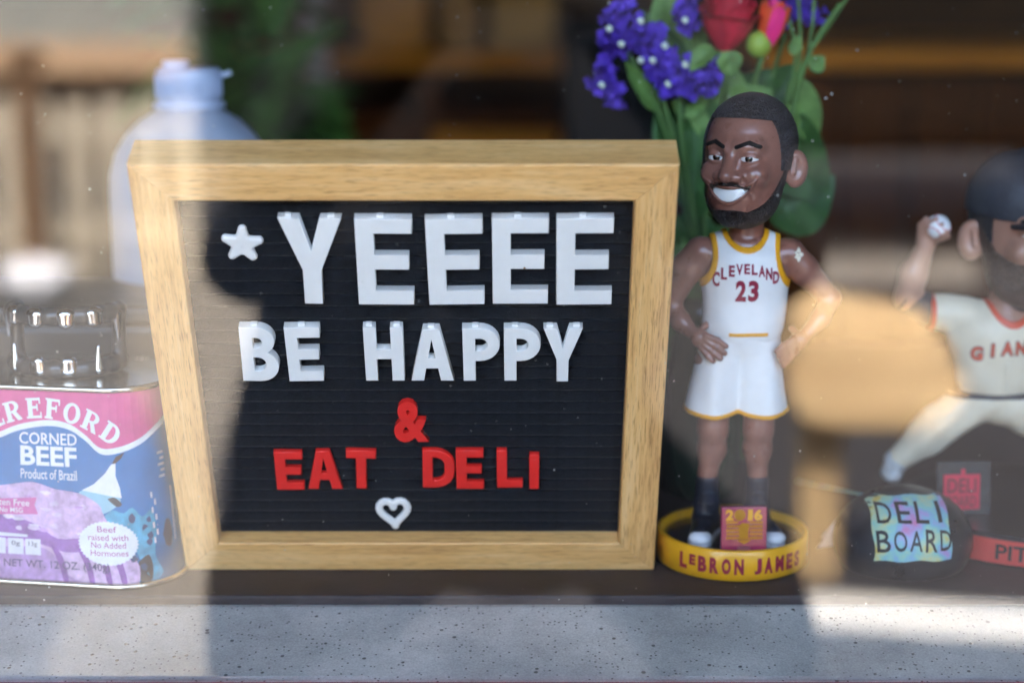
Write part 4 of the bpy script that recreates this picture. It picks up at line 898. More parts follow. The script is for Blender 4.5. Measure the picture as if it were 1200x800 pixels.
# --- 2016 plaque
plq = link('plaque', box_mesh('plaque', -.0122, .0122, -.0018, .0018, 0, .0262, .0005), mat('wine_plaque', (.30, .008, .07), .35, coat=.3), fig, loc=(.0018, -.0335, .0136), rot=(R(-4), 0, R(2)))
gp = mat('plaque_gold', (.85, .42, .02), .4)
def flat_on(me, x, z, y=-.0019):
    for v in me.vertices: v.co = (v.co.x + x, y - (.00015 if v.co.z > 0 else 0), v.co.y + z)
    return me
mes = [flat_on(fit_text('d', c, .0044 if c != '1' else .0026, .0060, .0002, .05), x, .0219) for c, x in (('2', -.0078), ('1', .0032), ('6', .0074))]
mes.append(flat_on(shape_mesh('d', [[(.0030 * math.cos(a), .0031 * math.sin(a)) for a in np.linspace(0, 6.28, 25)[:-1]]], .0002), -.0024, .0219))
link('plaque_lettering', join_meshes('plaque_lettering', mes), gp, plq)
mes = []
for k in range(5):
    z = .0172 - .0021 * k
    mes.append(flat_on(shape_mesh('d', [[(-.0098 + .0006 * (k % 2), z), (-.0035 + .0004 * k, z + .0002), (-.0028 + .0003 * k, z + .0013), (-.0094, z + .0014)]], .0002), 0, 0))
    mes.append(flat_on(shape_mesh('d', [[(.0030, z), (.0098, z), (.0098, z + .0013), (.0030, z + .0013)]], .0002), 0, 0))
mes.append(flat_on(shape_mesh('d', [[(-.0026, .0086), (.0026, .0086), (.0022, .0125), (.0030, .0172), (-.0010, .0178), (-.0030, .0160)]], .0002), 0, 0))
mes.append(flat_on(shape_mesh('d', [[(-.004, .0083), (.004, .0083), (.0005, .0062), (-.0005, .0062)]], .0002), 0, 0))
link('plaque_emblem', join_meshes('plaque_emblem', mes), gp, plq)
link('plaque_stamp', flat_on(shape_mesh('d', [[(-.0035, -.0014), (.0035, -.0014), (.0035, .0014), (-.0035, .0014)]], .0002), 0, .0036), mat('pale_wine', (.55, .16, .2), .4), plq)
# ================================================================== BASEBALL BOBBLEHEAD (cut by the picture edge)
PX0, PY0 = .2965, 1.0
pl_ = thing('bobblehead_figure', 'bearded baseball pitcher bobblehead in cream uniform and black cap throwing a ball', 'bobblehead', (PX0, PY0, 0))
skin2 = mat('tan_figurine_paint', (.38, .20, .14), .36, coat=.25, var=.1, vscale=120); cream = mat('cream_uniform_paint', (.70, .62, .46), .5, var=.05, vscale=120)
navy = mat('black_cap_paint', (.026, .028, .038), .55, var=.4, vscale=500, bump=.3, bscale=900); orange = mat('orange_trim_paint', (.62, .07, .025), .45)
H2 = Matrix.Translation((-.006, 0, .1735)) @ Matrix.Rotation(R(17), 4, 'Z') @ Matrix.Scale(1.14, 4)
def f_head2(p):
    h = head_sdf(p); return h
hd2 = link('head', nets('head', f_head2, HLO, HHI, .7), skin2, pl_, mw=H2)
def beard2(p):
    y, z = p[..., 1], p[..., 2]; edge = np.interp(y, [-34, -24, -18, -10, -4, 0], [-13, -13, -12, -8, 1, 5]).astype(np.float32); return np.maximum(z - edge, y - 1.5)
link('beard', nets('beard', shell(1.3, beard2), HLO, HHI, .7), hair_mat('dark_brown_beard', (.085, .052, .038), 900), hd2)
link('hair', nets('hair', shell(1.1, lambda p: np.maximum(np.maximum(-4 - p[..., 2], p[..., 2] - 12), -8.0 - p[..., 1])), HLO, HHI, .7), hair_m, hd2)
def f_cap(p):
    h = smin(s_ell(p, (0, 3, 9), (24.5, 28.5, 27.5)), s_ell(p, (0, 2, 16), (23, 27, 22)), 5) - 1.2
    d = np.maximum(np.maximum(h, -(h + 3)), 8.5 + .06 * p[..., 1] - p[..., 2]); q = p.copy(); q[..., 2] = q[..., 2] + .010 * p[..., 0] ** 2
    br = np.maximum(s_ell(q, (0, -24, 8.5), (19, 22, 40)), np.abs(q[..., 2] - 8.6 + .08 * (p[..., 1] + 24)) - 1.0); br = np.maximum(br, p[..., 1] + 16)
    return np.minimum(d, br)
cap = link('cap', nets('cap', f_cap, (-29, -48, -4), (29, 36, 42), .8), navy, hd2)
link('cap_button', nets('cap_button', lambda p: s_ell(p, (0, 3, 39.6), (2.4, 2.4, 1.2)), (-4, -1, 37), (4, 7, 42), .4), navy, cap)
eye_parts(hd2, (.02, .01, .006))
link('eyebrows', nets('eyebrows', shell(.7, brow_region), (-20, -34, 0), (20, -10, 14), .6), hair_m, hd2)
# body
def tor2(p): return smin(s_ell(p, (-18, 0, 112), (27, 17, 21)), s_ell(p, (-17, 0, 92), (23, 15, 22)), 8)
def b2(p):
    d = smin(tor2(p) + 1, chain(p, [((-12, 2, 126), 12), ((-8, 1, 150), 10.5)], 3), 5)
    d = smin(d, chain(p, [((-38, 3, 124), 9), ((-53, 4, 126), 8), ((-69, 3, 134), 7)], 3), 3); d = smin(d, chain(p, [((-69, 3, 134), 7.8), ((-67, 0, 148), 7.8), ((-62, -3, 164), 5.4)], 3), 3)
    d = smin(d, s_ell(p, (-61, -4, 169), (6, 4.2, 5.5)), 2.5)
    for a, b, c in (((-63, -6, 172), (-62, -9, 178), (-58, -11, 181)), ((-60, -7, 171), (-58.5, -11, 176), (-55.5, -13, 178.5)), ((-57.5, -7, 169), (-55, -11.5, 172.5), (-52.5, -13, 174)), ((-65, -4, 171), (-65.5, -6, 177), (-63, -8, 181)), ((-56, -3, 168), (-52, -4, 170), (-50, -6, 171))):
        d = smin(d, chain(p, [(a, 2.1), (b, 2.0), (c, 1.7)], .8), 1.)
    d = smin(d, chain(p, [((4, 0, 122), 9), ((26, -8, 112), 8), ((40, -18, 118), 6.5)], 3), 3)
    return d
bd2 = link('body', nets('body', b2, (-90, -30, 64), (55, 24, 186), 1.), skin2, pl_)
def slv(p): return chain(p, [((-36, 3, 124), 10.6), ((-52, 3.5, 125.5), 10.2)], 3)
def jr2(p):
    d = smin(tor2(p), slv(p), 5); d = smin(d, chain(p, [((2, 0, 122), 10.6), ((20, -6, 114), 10.2)], 3), 5); d = d - .5 * np.sin(p[..., 0] * .3 + p[..., 2] * .25) * .6
    return d
def neck2(p): x, z = p[..., 0] + 11.5, p[..., 2]; return np.maximum(13.0 - np.sqrt(x ** 2 + ((z - 141) * .72) ** 2), -99)
jz2 = lambda p: np.maximum(np.maximum(78 - p[..., 2], neck2(p)), np.maximum(-56.5 - p[..., 0], p[..., 0] - 22))
j2 = link('jersey', nets('jersey', lambda p: np.maximum(smax(jr2(p) - .5, jz2(p), .6), -(jr2(p) + 1.2)), (-62, -24, 76), (26, 22, 140), .9), cream, pl_)
link('trim', nets('trim', lambda p: np.maximum(np.maximum(jr2(p) - .95, -(jr2(p) + 1.2)), np.minimum(np.abs(neck2(p) + 1.2) - 1.4, np.abs(p[..., 0] + 55.4) - 1.3)), (-62, -24, 100), (26, 22, 142), .7), orange, j2)
link('undershirt', nets('undershirt', lambda p: np.maximum(np.maximum(chain(p, [((-50, 3.5, 125.5), 8.6), ((-56, 4, 126.5), 8.8), ((-71, 3, 135), 8.0)], 2), -72.5 - p[..., 0] + .45 * (p[..., 2] - 134)), p[..., 0] + 52), (-90, -10, 110), (-48, 16, 150), .9), navy, pl_)
link('undershirt_collar', nets('undershirt_collar', lambda p: np.maximum(np.maximum(chain(p, [((-12, 2, 120), 13), ((-10, 1.5, 134), 11.6)], 3), np.abs(p[..., 2] - 127) - 7), p[..., 1] - 8), (-30, -18, 116), (8, 12, 138), .9), navy, pl_)
fj2 = lambda p: jr2(p) - .5
mk, mo = [], []
for i, ch in enumerate('GIANTS'):
    for lst, bold, th in ((mk, .075, .00012), (mo, .03, .00024)):
        me = text_mesh('g', ch, .0105, th, .85, bold * .0105); ser = []
        for v in me.vertices: v.co.x += -.0185 + .0082 * i - .002; v.co.y += .0035 * (1 - ((i - 2.5) / 2.5) ** 2)
        lst.append(me)
link('lettering_outline', on_cloth(join_meshes('lettering_outline', mk), fj2, -11.5, 104.5, .2), navy, j2)
link('lettering', on_cloth(join_meshes('lettering', mo), fj2, -11.5, 104.5, .45), orange, j2)
link('placket', nets('placket', lambda p: np.maximum(np.maximum(jr2(p) - .9, -(jr2(p))), np.maximum(np.maximum(np.abs(p[..., 0] + 15) - 1.2, p[..., 1]), p[..., 2] - 100)), (-20, -24, 77), (-10, 2, 102), .6), cream, j2)
# trousers: the raised trailing leg and the standing leg
def tr2(p):
    d = s_ell(p, (-16, 0, 76), (22, 15, 13)); d = smin(d, chain(p, [((-28, 0, 74), 14), ((-49, -2, 60), 11.5), ((-55, 0, 53), 11), ((-70, 4, 37), 7.5)], 4), 6)
    d = smin(d, chain(p, [((-6, 0, 72), 14), ((24, -6, 56), 12), ((34, -6, 44), 10.5), ((44, -4, 26), 7.5)], 4), 6); return d - .45 * np.sin(p[..., 0] * .35 - p[..., 2] * .3) 
tr = link('trousers', nets('trousers', lambda p: np.maximum(tr2(p), p[..., 2] - 79.5), (-88, -24, 16), (56, 22, 84), 1.), cream, pl_)
link('belt', nets('belt', lambda p: np.maximum(np.maximum(smin(tr2(p), tor2(p), 2) - .7, np.abs(p[..., 2] - 79.0 - .0 * p[..., 0]) - 1.1), -(tor2(p) + 4)), (-50, -24, 76), (16, 22, 82), .7), navy, pl_)
cleat = mat('grey_cleat_paint', (.50, .52, .52), .4)
link('shoe', nets('shoe', lambda p: smin(s_cap(p, (-71, 4, 36), (-74, 0, 31), 7.4, 5.5), s_ell(p, (-75, -4, 31), (6, 8, 5)), 4), (-88, -18, 20), (-58, 16, 48), .8), cleat, pl_)
link('shoe', nets('shoe', lambda p: np.maximum(smin(s_cap(p, (44, -4, 27), (45, -4, 22), 8, 8), s_cap(p, (45, -4, 23), (52, -16, 22), 7, 5.5), 4), 18.2 - p[..., 2]), (30, -28, 16), (66, 10, 40), .8), cleat, pl_)
# ball held in the raised hand (glued into the figure's grip)
bl = link('ball', nets('ball', lambda p: s_sph(p, (-56, -7.5, 176.5), 6.9), (-64, -16, 168), (-48, 2, 185), .6), mat('ball_white', (.80, .79, .80), .4), pl_)
link('stitching', nets('stitching', lambda p: np.maximum(np.abs(s_sph(p, (-56, -7.5, 176.5), 6.95)) - .2, np.minimum(np.abs(s_sph(p, (-50, -13, 184), 9.0)) - .4, np.abs(s_sph(p, (-63, -13, 169), 8.2)) - .4)), (-65, -17, 167), (-47, 3, 186), .4), mat('stitch_red', (.55, .05, .07), .5), bl)
# base with red name plate
bdk = mat('black_base_paint', (.025, .024, .028), .3, coat=.3)
b_ = link('base', lathe('base', [(.074, .0003), (.0755, .0015), (.0755, .016), (.074, .0178)], 96), bdk, pl_, loc=(.006, -.012, 0))
mes = []
def cyl(me, cx, cz, r=.0757):
    for v in me.vertices:
        t = (v.co.x + cx) / r; rr_ = r + .0001 + (.0002 if v.co.z > 0 else 0); v.co = (rr_ * math.sin(t), -rr_ * math.cos(t), v.co.y + cz)
    return me
bm = bmesh.new()
for i in range(40):
    xs = [-.057 + .104 * (i + k) / 40 for k in (0, 1)]; f = bm.faces.new([bm.verts.new(v) for v in ((xs[0], -.0068, 1e-4), (xs[1], -.0068, 1e-4), (xs[1], .0068, 1e-4), (xs[0], .0068, 1e-4))])
bmesh.ops.remove_doubles(bm, verts=bm.verts[:], dist=1e-6)
link('name_plate', cyl(bm_mesh('name_plate', bm), 0, .0086, .0757), mat('red_plate', (.62, .06, .05), .5), b_)
me = fit_text('p', 'PITCHER', .052, .0088, .0002, .02)
link('lettering', cyl(me, -.0145, .0086, .0759), bdk, b_)

# ------------------------------------------------------------------ small black sign with a red square, standing on the base
def z_at(y, py): return P(600, py, y).z
sp = P(1128, 610, .957)
sgn2 = thing('mini_sign', 'little black card with a red printed square standing at the pitcher figure', 'sign', (sp.x, .957, .0181), (R(-6), 0, R(4)))
link('card', box_mesh('card', -.0155, .0155, -.001, .001, 0, .0305, .0003), mat('black_card', (.02, .022, .025), .35, var=.5, vscale=200), sgn2)
link('red_square', box_mesh('red_square', -.0118, .0090, -.0013, -.0011, .0035, .0235), mat('red_print', (.60, .012, .05), .45), sgn2)
link('red_stem', box_mesh('red_stem', -.0018, .0004, -.0013, -.0011, .0236, .0265), MATS['red_print'], sgn2)
link('card_lettering', join_meshes('card_lettering', [flat_on(fit_text('d', 'DELI', .0165, .0080, .0002, .01), -.0014, .0172, -.0014), flat_on(fit_text('d', 'BOARD', .0165, .0062, .0002, .0), -.0014, .0082, -.0014)]), mat('dark_red_ink', (.10, .008, .015), .5), sgn2)
# ------------------------------------------------------------------ black domed paperweight with a handwritten sticker
st = thing('domed_paperweight', 'shiny black domed paperweight with a colourful handwritten sticker', 'paperweight', (.2135, .926, 0), (0, 0, R(4)))
def f_stone(p):
    d = s_ell(p, (0, 0, 15), (38, 33, 29)); d = smin(d, s_ell(p, (2, 2, 7), (31, 28, 8)), 6); return np.maximum(d, .2 - p[..., 2])
stn = mat('black_stone', (.016, .018, .022), .3, coat=.3, var=.4, vscale=60)
dome = link('dome', nets('dome', f_stone, (-42, -40, -1), (42, 40, 48), .9), stn, st)
def ray_map(me, cx, cz, off, tilt=R(14)):
    """lay a flat print on the dome, projected along a direction square to the sticker"""
    d = np.array([0, math.cos(tilt), -math.sin(tilt)], np.float32); u = np.array([1, 0, 0], np.float32); w_ = np.array([0, math.sin(tilt), math.cos(tilt)], np.float32)
    bm = bmesh.new(); bm.from_mesh(me)
    for ax_ in ((1, 0, 0), (0, 1, 0)):
        for c_ in np.arange(-.024, .0241, .002): bmesh.ops.bisect_plane(bm, geom=bm.verts[:] + bm.edges[:] + bm.faces[:], plane_co=tuple(c_ * a_ for a_ in ax_), plane_no=ax_, dist=1e-7)
    bm.to_mesh(me); bm.free()
    for v in me.vertices:
        o = np.array([0, 0, 20], np.float32) - d * 60 + u * (v.co.x * 1000 + cx) + w_ * (v.co.y * 1000 + cz); t = 0.
        for _ in range(40): t += float(f_stone((o + d * t)[None])[0]) * .9
        q = o + d * (t - off - (.12 if v.co.z > 0 else 0)); v.co = Vector(q / 1000)
    me.update(); return me
bm = bmesh.new(); n_ = 14; gv = [[bm.verts.new((-.0205 + .041 * i / n_ + .0006 * math.sin(j * .7), -.0172 + .0344 * j / n_ + .0005 * math.sin(i), 0)) for j in range(n_ + 1)] for i in range(n_ + 1)]
for i in range(n_):
    for j in range(n_): bm.faces.new((gv[i][j], gv[i + 1][j], gv[i + 1][j + 1], gv[i][j + 1]))
def sticker_mat():
    m = bpy.data.materials.new('iridescent_sticker'); m.use_nodes = True; n = m.node_tree; b = n.nodes['Principled BSDF']; L = n.links.new
    tc = n.nodes.new('ShaderNodeTexCoord'); t = n.nodes.new('ShaderNodeTexNoise'); t.inputs['Scale'].default_value = 75; t.inputs['Detail'].default_value = 3; L(tc.outputs['Object'], t.inputs['Vector'])
    r = n.nodes.new('ShaderNodeValToRGB'); e = r.color_ramp.elements; e[0].position = .28; e[0].color = (.62, .20, .38, 1); e[1].position = .74; e[1].color = (.66, .42, .06, 1)
    for po, c in ((.38, (.45, .34, .62)), (.46, (.25, .48, .62)), (.54, (.30, .60, .52)), (.62, (.52, .62, .38)), (.68, (.64, .56, .16))): k = e.new(po); k.color = (*c, 1)
    L(t.outputs[0], r.inputs[0]); L(r.outputs[0], b.inputs['Base Color']); b.inputs['Roughness'].default_value = .35; return m
link('sticker', ray_map(bm_mesh('sticker', bm), -2.5, 2.5, .15), sticker_mat(), dome)
mes = []
for row, (wrd, y) in enumerate((('DELI', .0082), ('BOARD', -.0066))):
    n_ = len(wrd)
    for i, ch in enumerate(wrd):
        w1 = .0072 if wrd == 'DELI' else .0066; me = fit_text('h', ch, w1 * (.35 if ch == 'I' else 1), .0112 * random.uniform(.92, 1.05), .0001, .004); a = random.uniform(-.08, .08)
        for v in me.vertices:
            x0, y0 = v.co.x, v.co.y; v.co.x = x0 * math.cos(a) - y0 * math.sin(a) + (i - (n_ - 1) / 2) * (.0098 if wrd == 'DELI' else .0083) + .0006; v.co.y = x0 * math.sin(a) + y0 * math.cos(a) + y + random.uniform(-.0003, .0003)
        mes.append(me)
link('sticker_lettering', ray_map(join_meshes('sticker_lettering', mes), -2.5, 2.5, .45), mat('marker_ink', (.012, .012, .014), .5), dome)
# folded white paper beside it
a = P(982, 600, .955)
bm = bmesh.new(); q = [bm.verts.new(v) for v in ((-.012, -.004, .0003), (.008, .006, .0003), (.009, .004, .026), (-.006, .016, .0003), (.0095, .0055, .026))]
for f in ((0, 1, 2), (1, 3, 4), (1, 4, 2), (0, 2, 1)): 
    try: bm.faces.new([q[i] for i in f])
    except ValueError: pass
pap = bm_mesh('folded_paper', bm); po = link('folded_paper', pap, mat('white_paper', (.75, .76, .80), .6), label='small folded white paper standing behind the black paperweight', cat='paper', loc=(a.x, .955, 0))
so_m = po.modifiers.new('thickness', 'SOLIDIFY'); so_m.thickness = .0004
# ================================================================== JUG
jug = thing('plastic_jug', 'bluish white plastic jug with screw cap behind the letter board', 'jug', (P(222, 130, 1.115).x, 1.115, 0))
jm = mat('milky_plastic', (.42, .50, .64), .45, subsurf=.0, trans=.3, var=.04, vscale=30); jc = mat('pale_blue_cap', (.40, .49, .66), .4)
zc = P(222, 80, 1.115).z
prof = [(.045, .0005), (.050, .004), (.0515, .012), (.0515, .05), (.0505, .052), (.0505, .056), (.0515, .058), (.0515, zc - .078), (.0508, zc - .066), (.047, zc - .052), (.040, zc - .041), (.0315, zc - .0325), (.0235, zc - .0275), (.0205, zc - .0255), (.0195, zc - .024)]
link('bottle', lathe('bottle', prof, 72), jm, jug, smooth=True)
capj = link('cap', lathe('cap', [(.0205, zc - .0252), (.0222, zc - .0245), (.0225, zc - .0225), (.0218, zc - .021), (.0196, zc - .0205), (.0196, zc - .019), (.0202, zc - .0185), (.0202, zc - .003), (.0195, zc - .001), (.018, zc)], 72), jc, jug, smooth=True)
for k in range(48):
    a = 2 * math.pi * k / 48; link('rib', RIB if k else box_mesh('rib', -.0005, .0005, -.0004, .0006, -.0065, .0065, .0002), None if k else jc, capj, loc=(.0202 * math.sin(a), .0202 * math.cos(a), zc - .0108), rot=(0, 0, -a))
    if k == 0: RIB = capj.children[0].data
link('cap_boss', lathe('cap_boss', [(.0085, 0), (.0085, .004), (.0078, .0048)], 40), jc, capj, loc=(-.0075, 0, zc), smooth=False)
link('tear_tab', tube('tear_tab', smooth_path([(.017, 0, zc - .003), (.021, 0, zc - .004), (.0245, 0, zc - .0035), (.0265, 0, zc - .0022)], 4), [.0016] * 13, 8), jc, capj, smooth=True)

# ================================================================== FLOWERS behind the figure
FYD = 1.06
def fp(px, py, dy=0.): return P(px, py, FYD + dy)
green = mat('stem_green', (.07, .15, .03), .6, var=.25, vscale=60); leafm = mat('leaf_green', (.028, .085, .016), .5, var=.45, vscale=70, spec=.3); leafl = mat('pale_leaf_green', (.10, .19, .045), .55, var=.35, vscale=80, spec=.3)
VZ = .125; vx = P(822, 430, FYD).x
vase = thing('flower_vase', 'dark green glazed vase of flowers behind the basketball figure', 'vase', (vx, FYD, 0))
link('vase_body', lathe('vase_body', [(.021, .0005), (.0235, .003), (.026, .03), (.0255, .07), (.022, .1), (.0195, .112), (.0205, VZ), (.0190, VZ), (.018, .112), (.0195, .09), (.0195, .02)], 56), mat('green_glaze', (.018, .04, .022), .2, coat=.5), vase, smooth=True)
def leaf_mesh(name, L, W, curl=.25, fold=.25, wav=.0):
    """pointed leaf along +x with a midrib fold"""
    n, m = 26, 6; bm = bmesh.new(); g = []
    for i in range(n + 1):
        t = i / n; wdt = W * (math.sin(math.pi * min(1, t ** .72)) ** .85 if 0 < t < 1 else 0) + .0002; row = []
        for j in range(-m, m + 1):
            s = j / m; row.append(bm.verts.new((L * t, s * wdt / 2, abs(s) * wdt * fold - curl * L * t * t + wav * math.sin(9 * t + 3 * s) * wdt + .022 * wdt * abs(math.sin(22 * t - 5 * abs(s))))))
        g.append(row)
    for i in range(n):
        for j in range(2 * m): bm.faces.new((g[i][j], g[i + 1][j], g[i + 1][j + 1], g[i][j + 1]))
    me = bm_mesh(name, bm, False); me.polygons.foreach_set('use_smooth', [True] * len(me.polygons)); return me
def orient(p, d, up=(0, -1, .3), roll=0.):
    x = Vector(d).normalized(); z = Vector(up); z = (z - x * z.dot(x)).normalized(); y = z.cross(x)
    return Matrix.Translation(p) @ Matrix((x, y, z)).transposed().to_4x4() @ Matrix.Rotation(roll, 4, 'X')
def add_leaf(parent, px, py, qx, qy, W, m=None, dy=0., dy2=0., roll=0., curl=.12, fold=.16, root=None, label=None):
    a = fp(px, py, dy); b = fp(qx, qy, dy + dy2); me = leaf_mesh('leaf', (b - a).length, W, curl, fold, .03)
    return link('leaf', me, m or leafm, parent, mw=(root.inverted() if root else Matrix()) @ orient(a, b - a, (0, -1, .25), roll), label=label)
def flower(name, label, cat, pts, dys, rad=.0018, group=None):
    """a flower: stem from inside the vase up to its head; returns root (at world origin offset) and the head point"""
    foot = Vector((vx + random.uniform(-.008, .008), FYD + random.uniform(-.008, .008), .03)); root = thing(name, label, cat, foot, group=group)
    path = smooth_path([foot, (foot.x * .7 + vx * .3, FYD, VZ)] + [fp(px, py, dy) for (px, py), dy in zip(pts, dys)], 6)
    link('stem', tube('stem', [q - foot for q in path], [rad] * len(path), 8), green, root, smooth=True); return root, Matrix.Translation(foot), path[-1]
# red rose
rose, rm_, rp = flower('red_rose', 'deep red rose bloom above the basketball figure', 'rose', [(824, 300), (838, 150), (848, 55)], [.01, .01, .0], .0022)
rose_m = mat('rose_red', (.56, .010, .04), .55, var=.4, vscale=45)
def petal(R0, H, ang, width, flare, lift):
    bm = bmesh.new(); n, m = 10, 10; g = []
    for i in range(n + 1):
        t = i / n; row = []
        for j in range(m + 1):
            s = j / m * 2 - 1; a = ang + s * width * (1 - .25 * t * t); rad = R0 * (.30 + .85 * math.sin(min(1, t * 1.25) * math.pi / 2)) + flare * max(0, t - .6) ** 2 * 6 * (1 + .25 * math.cos(3 * s))
            z = lift + H * t * (1 - .12 * s * s) - flare * 1.2 * max(0, t - .75) ** 2 * 8; row.append(bm.verts.new((rad * math.cos(a), rad * math.sin(a), z)))
        g.append(row)
    for i in range(n):
        for j in range(m): bm.faces.new((g[i][j], g[i + 1][j], g[i + 1][j + 1], g[i][j + 1]))
    me = bm_mesh('petal', bm, False); me.polygons.foreach_set('use_smooth', [True] * len(me.polygons)); return me
rr2 = random.Random(5); rb = fp(848, 60)
for k in range(16):
    lay = k // 4; R0 = [.0055, .0085, .0112, .0132][lay]; H = [.036, .035, .032, .027][lay]
    link('petal', petal(R0, H, rr2.uniform(0, 6.28) if lay == 0 else k * 2.4 + rr2.uniform(-.2, .2), [1.5, 1.25, 1.15, 1.0][lay], [.000, .0012, .0028, .0045][lay], 0), rose_m, rose, mw=rm_.inverted() @ Matrix.Translation(rb) @ Matrix.Rotation(R(6), 4, 'Y') @ Matrix.Rotation(R(10), 4, 'X'))
link('hip', nets('hip', lambda p: s_ell(p, (0, 0, -3), (5, 5, 6)), (-7, -7, -11), (7, 7, 5), .8), leafl, rose, mw=rm_.inverted() @ Matrix.Translation(rb))
add_leaf(rose, 852, 60, 858, 90, .015, leafl, -.014, -.002, root=rm_); add_leaf(rose, 836, 55, 808, 82, .013, leafl, -.012, -.006, root=rm_, roll=.4)
add_leaf(rose, 836, 170, 862, 78, .040, leafl, .006, 0, root=rm_); add_leaf(rose, 830, 190, 812, 96, .03, leafm, .01, -.01, root=rm_); add_leaf(rose, 838, 160, 885, 92, .034, leafm, .012, 0, root=rm_)
# pink and orange rosebud
bud, bm_, bp2 = flower('pink_rosebud', 'hot pink and orange flower bud beside the red rose', 'flower bud', [(838, 300), (868, 160), (893, 66)], [.005, .01, .0])
pk = mat('hot_pink_petal', (.85, .03, .22), .45, var=.15, vscale=50); og = mat('orange_petal', (.85, .10, .03), .45, var=.2, vscale=50)
bb = fp(898, 58)
for k in range(9): link('petal', petal([.004, .0075, .0082][k // 4], [.030, .027, .028][k // 4], k * 1.7 if k < 8 else -1.45, 1.0 if k < 8 else .55, .0008, 0), pk if k in (0, 1, 2, 8) else og, bud, mw=bm_.inverted() @ Matrix.Translation(bb) @ Matrix.Rotation(R(10), 4, 'Y') @ Matrix.Rotation(R(8), 4, 'X'))
link('calyx', nets('calyx', lambda p: s_ell(p, (0, 0, 0), (7.5, 7.5, 8)), (-9, -9, -9), (9, 9, 9), .9), mat('lime_calyx', (.26, .38, .05), .5), bud, mw=bm_.inverted() @ Matrix.Translation(fp(889, 52, -.002)))
# statice sprigs: crowded little papery purple trumpets with white centres
pur = mat('statice_purple', (.085, .03, .42), .7, var=.35, vscale=90); whf = mat('floret_white', (.58, .64, .54), .7)
def florets(name, pts, n, spread, size, seed):
    r_ = random.Random(seed); bm = bmesh.new(); pts = [Vector(p) for p in pts]
    for k in range(n):
        i = r_.randrange(len(pts) - 1); c = pts[i].lerp(pts[i + 1], r_.random()) + Vector([r_.gauss(0, spread) for _ in range(3)]); dr = Vector((r_.gauss(0, 1), -abs(r_.gauss(.6, .8)), r_.gauss(.4, .8))).normalized()
        M = orient(c, dr, (r_.gauss(0, 1), r_.gauss(0, 1), 1)); s = size * r_.uniform(.7, 1.3); q = 10; base_ = bm.verts.new(M @ Vector((0, 0, 0))); r1 = [bm.verts.new(M @ Vector((s * .7, s * .42 * math.cos(6.283 * j / q), s * .42 * math.sin(6.283 * j / q)))) for j in range(q)]
        r2 = [bm.verts.new(M @ Vector((s * (1.0 + .18 * (j % 2)), s * (.95 + .25 * (j % 2)) * math.cos(6.283 * j / q), s * (.95 + .25 * (j % 2)) * math.sin(6.283 * j / q)))) for j in range(q)]
        for j in range(q): bm.faces.new((base_, r1[j], r1[(j + 1) % q])); bm.faces.new((r1[j], r2[j], r2[(j + 1) % q], r1[(j + 1) % q]))
    me = bm_mesh(name, bm, False); me.polygons.foreach_set('use_smooth', [True] * len(me.polygons)); return me
def sprig(label, stem, head, n, spread, whites, seed, dy=0.):
    o, M, e = flower('statice_sprig', label, 'flower', stem, [dy] * len(stem), .0014, 'purple statice in the bouquet')
    inv = M.inverted(); hp = [inv @ fp(px, py, dy) for px, py in head]
    f_ = link('florets', florets('florets', hp, n, spread, .0035, seed), pur, o, kind='stuff')
    link('branch', tube('branch', smooth_path(hp, 5), .001, 6), green, o)
    for px, py in whites: link('white_floret', nets('white_floret', lambda p: s_ell(p, (0, 0, 0), (2.0, 1.8, 2.1)) - .5 * np.sin(p[..., 0] * 2.4) * np.sin(p[..., 2] * 2.4) * .4, (-4, -4, -4), (4, 4, 4), .7), whf, o, mw=inv @ Matrix.Translation(fp(px, py, dy - .011)))
    return o, M
sprig('purple statice sprig with a drooping tip left of the other sprigs', [(815, 300), (775, 140), (735, 60)], [(727, 12), (722, 35), (712, 62), (707, 88), (704, 102), (726, 112)], 120, .0026, [(714, 34), (705, 100), (728, 52)], 1)
o1, M1 = sprig('broad purple statice sprig with a large white centre floret', [(822, 320), (790, 170), (768, 80)], [(748, 28), (742, 55), (760, 45), (770, 65), (775, 84), (758, 40)], 170, .0042, [(751, 25), (779, 54), (765, 71), (751, 71)], 2, -.004)
sprig('low purple statice sprig touching the pale sepal', [(820, 300), (800, 170), (795, 110)], [(780, 108), (795, 92), (812, 86), (832, 88), (826, 98), (788, 104)], 130, .0032, [(783, 99), (803, 76)], 3, -.008)
sprig('short purple statice tuft beneath the top edge near the red rose', [(826, 300), (815, 120), (806, 40)], [(803, 5), (806, 18), (804, 26), (808, -10)], 60, .0022, [(803, 24)], 4, .006)
sprig('purple statice tuft above the hot pink bud', [(840, 300), (890, 140), (920, 40)], [(912, -15), (925, 8), (940, 14), (955, 20)], 90, .003, [], 6, .016)
# leafy greenery
gr, gm_, _ = flower('leafy_branch', 'large toothed green leaves spreading behind the basketball figure', 'foliage', [(840, 300), (880, 200), (905, 120)], [.02, .022, .02], .002)
add_leaf(gr, 880, 130, 972, 240, .046, leafm, .01, .0, root=gm_, curl=.05, roll=.2); add_leaf(gr, 905, 262, 978, 205, .040, leafm, .014, 0, root=gm_, curl=.02); add_leaf(gr, 880, 165, 930, 75, .046, leafm, .014, 0, root=gm_); add_leaf(gr, 930, 90, 958, 178, .020, leafl, .004, 0, root=gm_)
add_leaf(gr, 862, 140, 905, 105, .03, leafl, .0, 0, root=gm_); add_leaf(gr, 845, 130, 800, 105, .03, leafm, .015, 0, root=gm_); add_leaf(gr, 862, 160, 842, 75, .05, leafm, .022, 0, root=gm_); add_leaf(gr, 868, 160, 905, 80, .05, leafm, .024, 0, root=gm_)
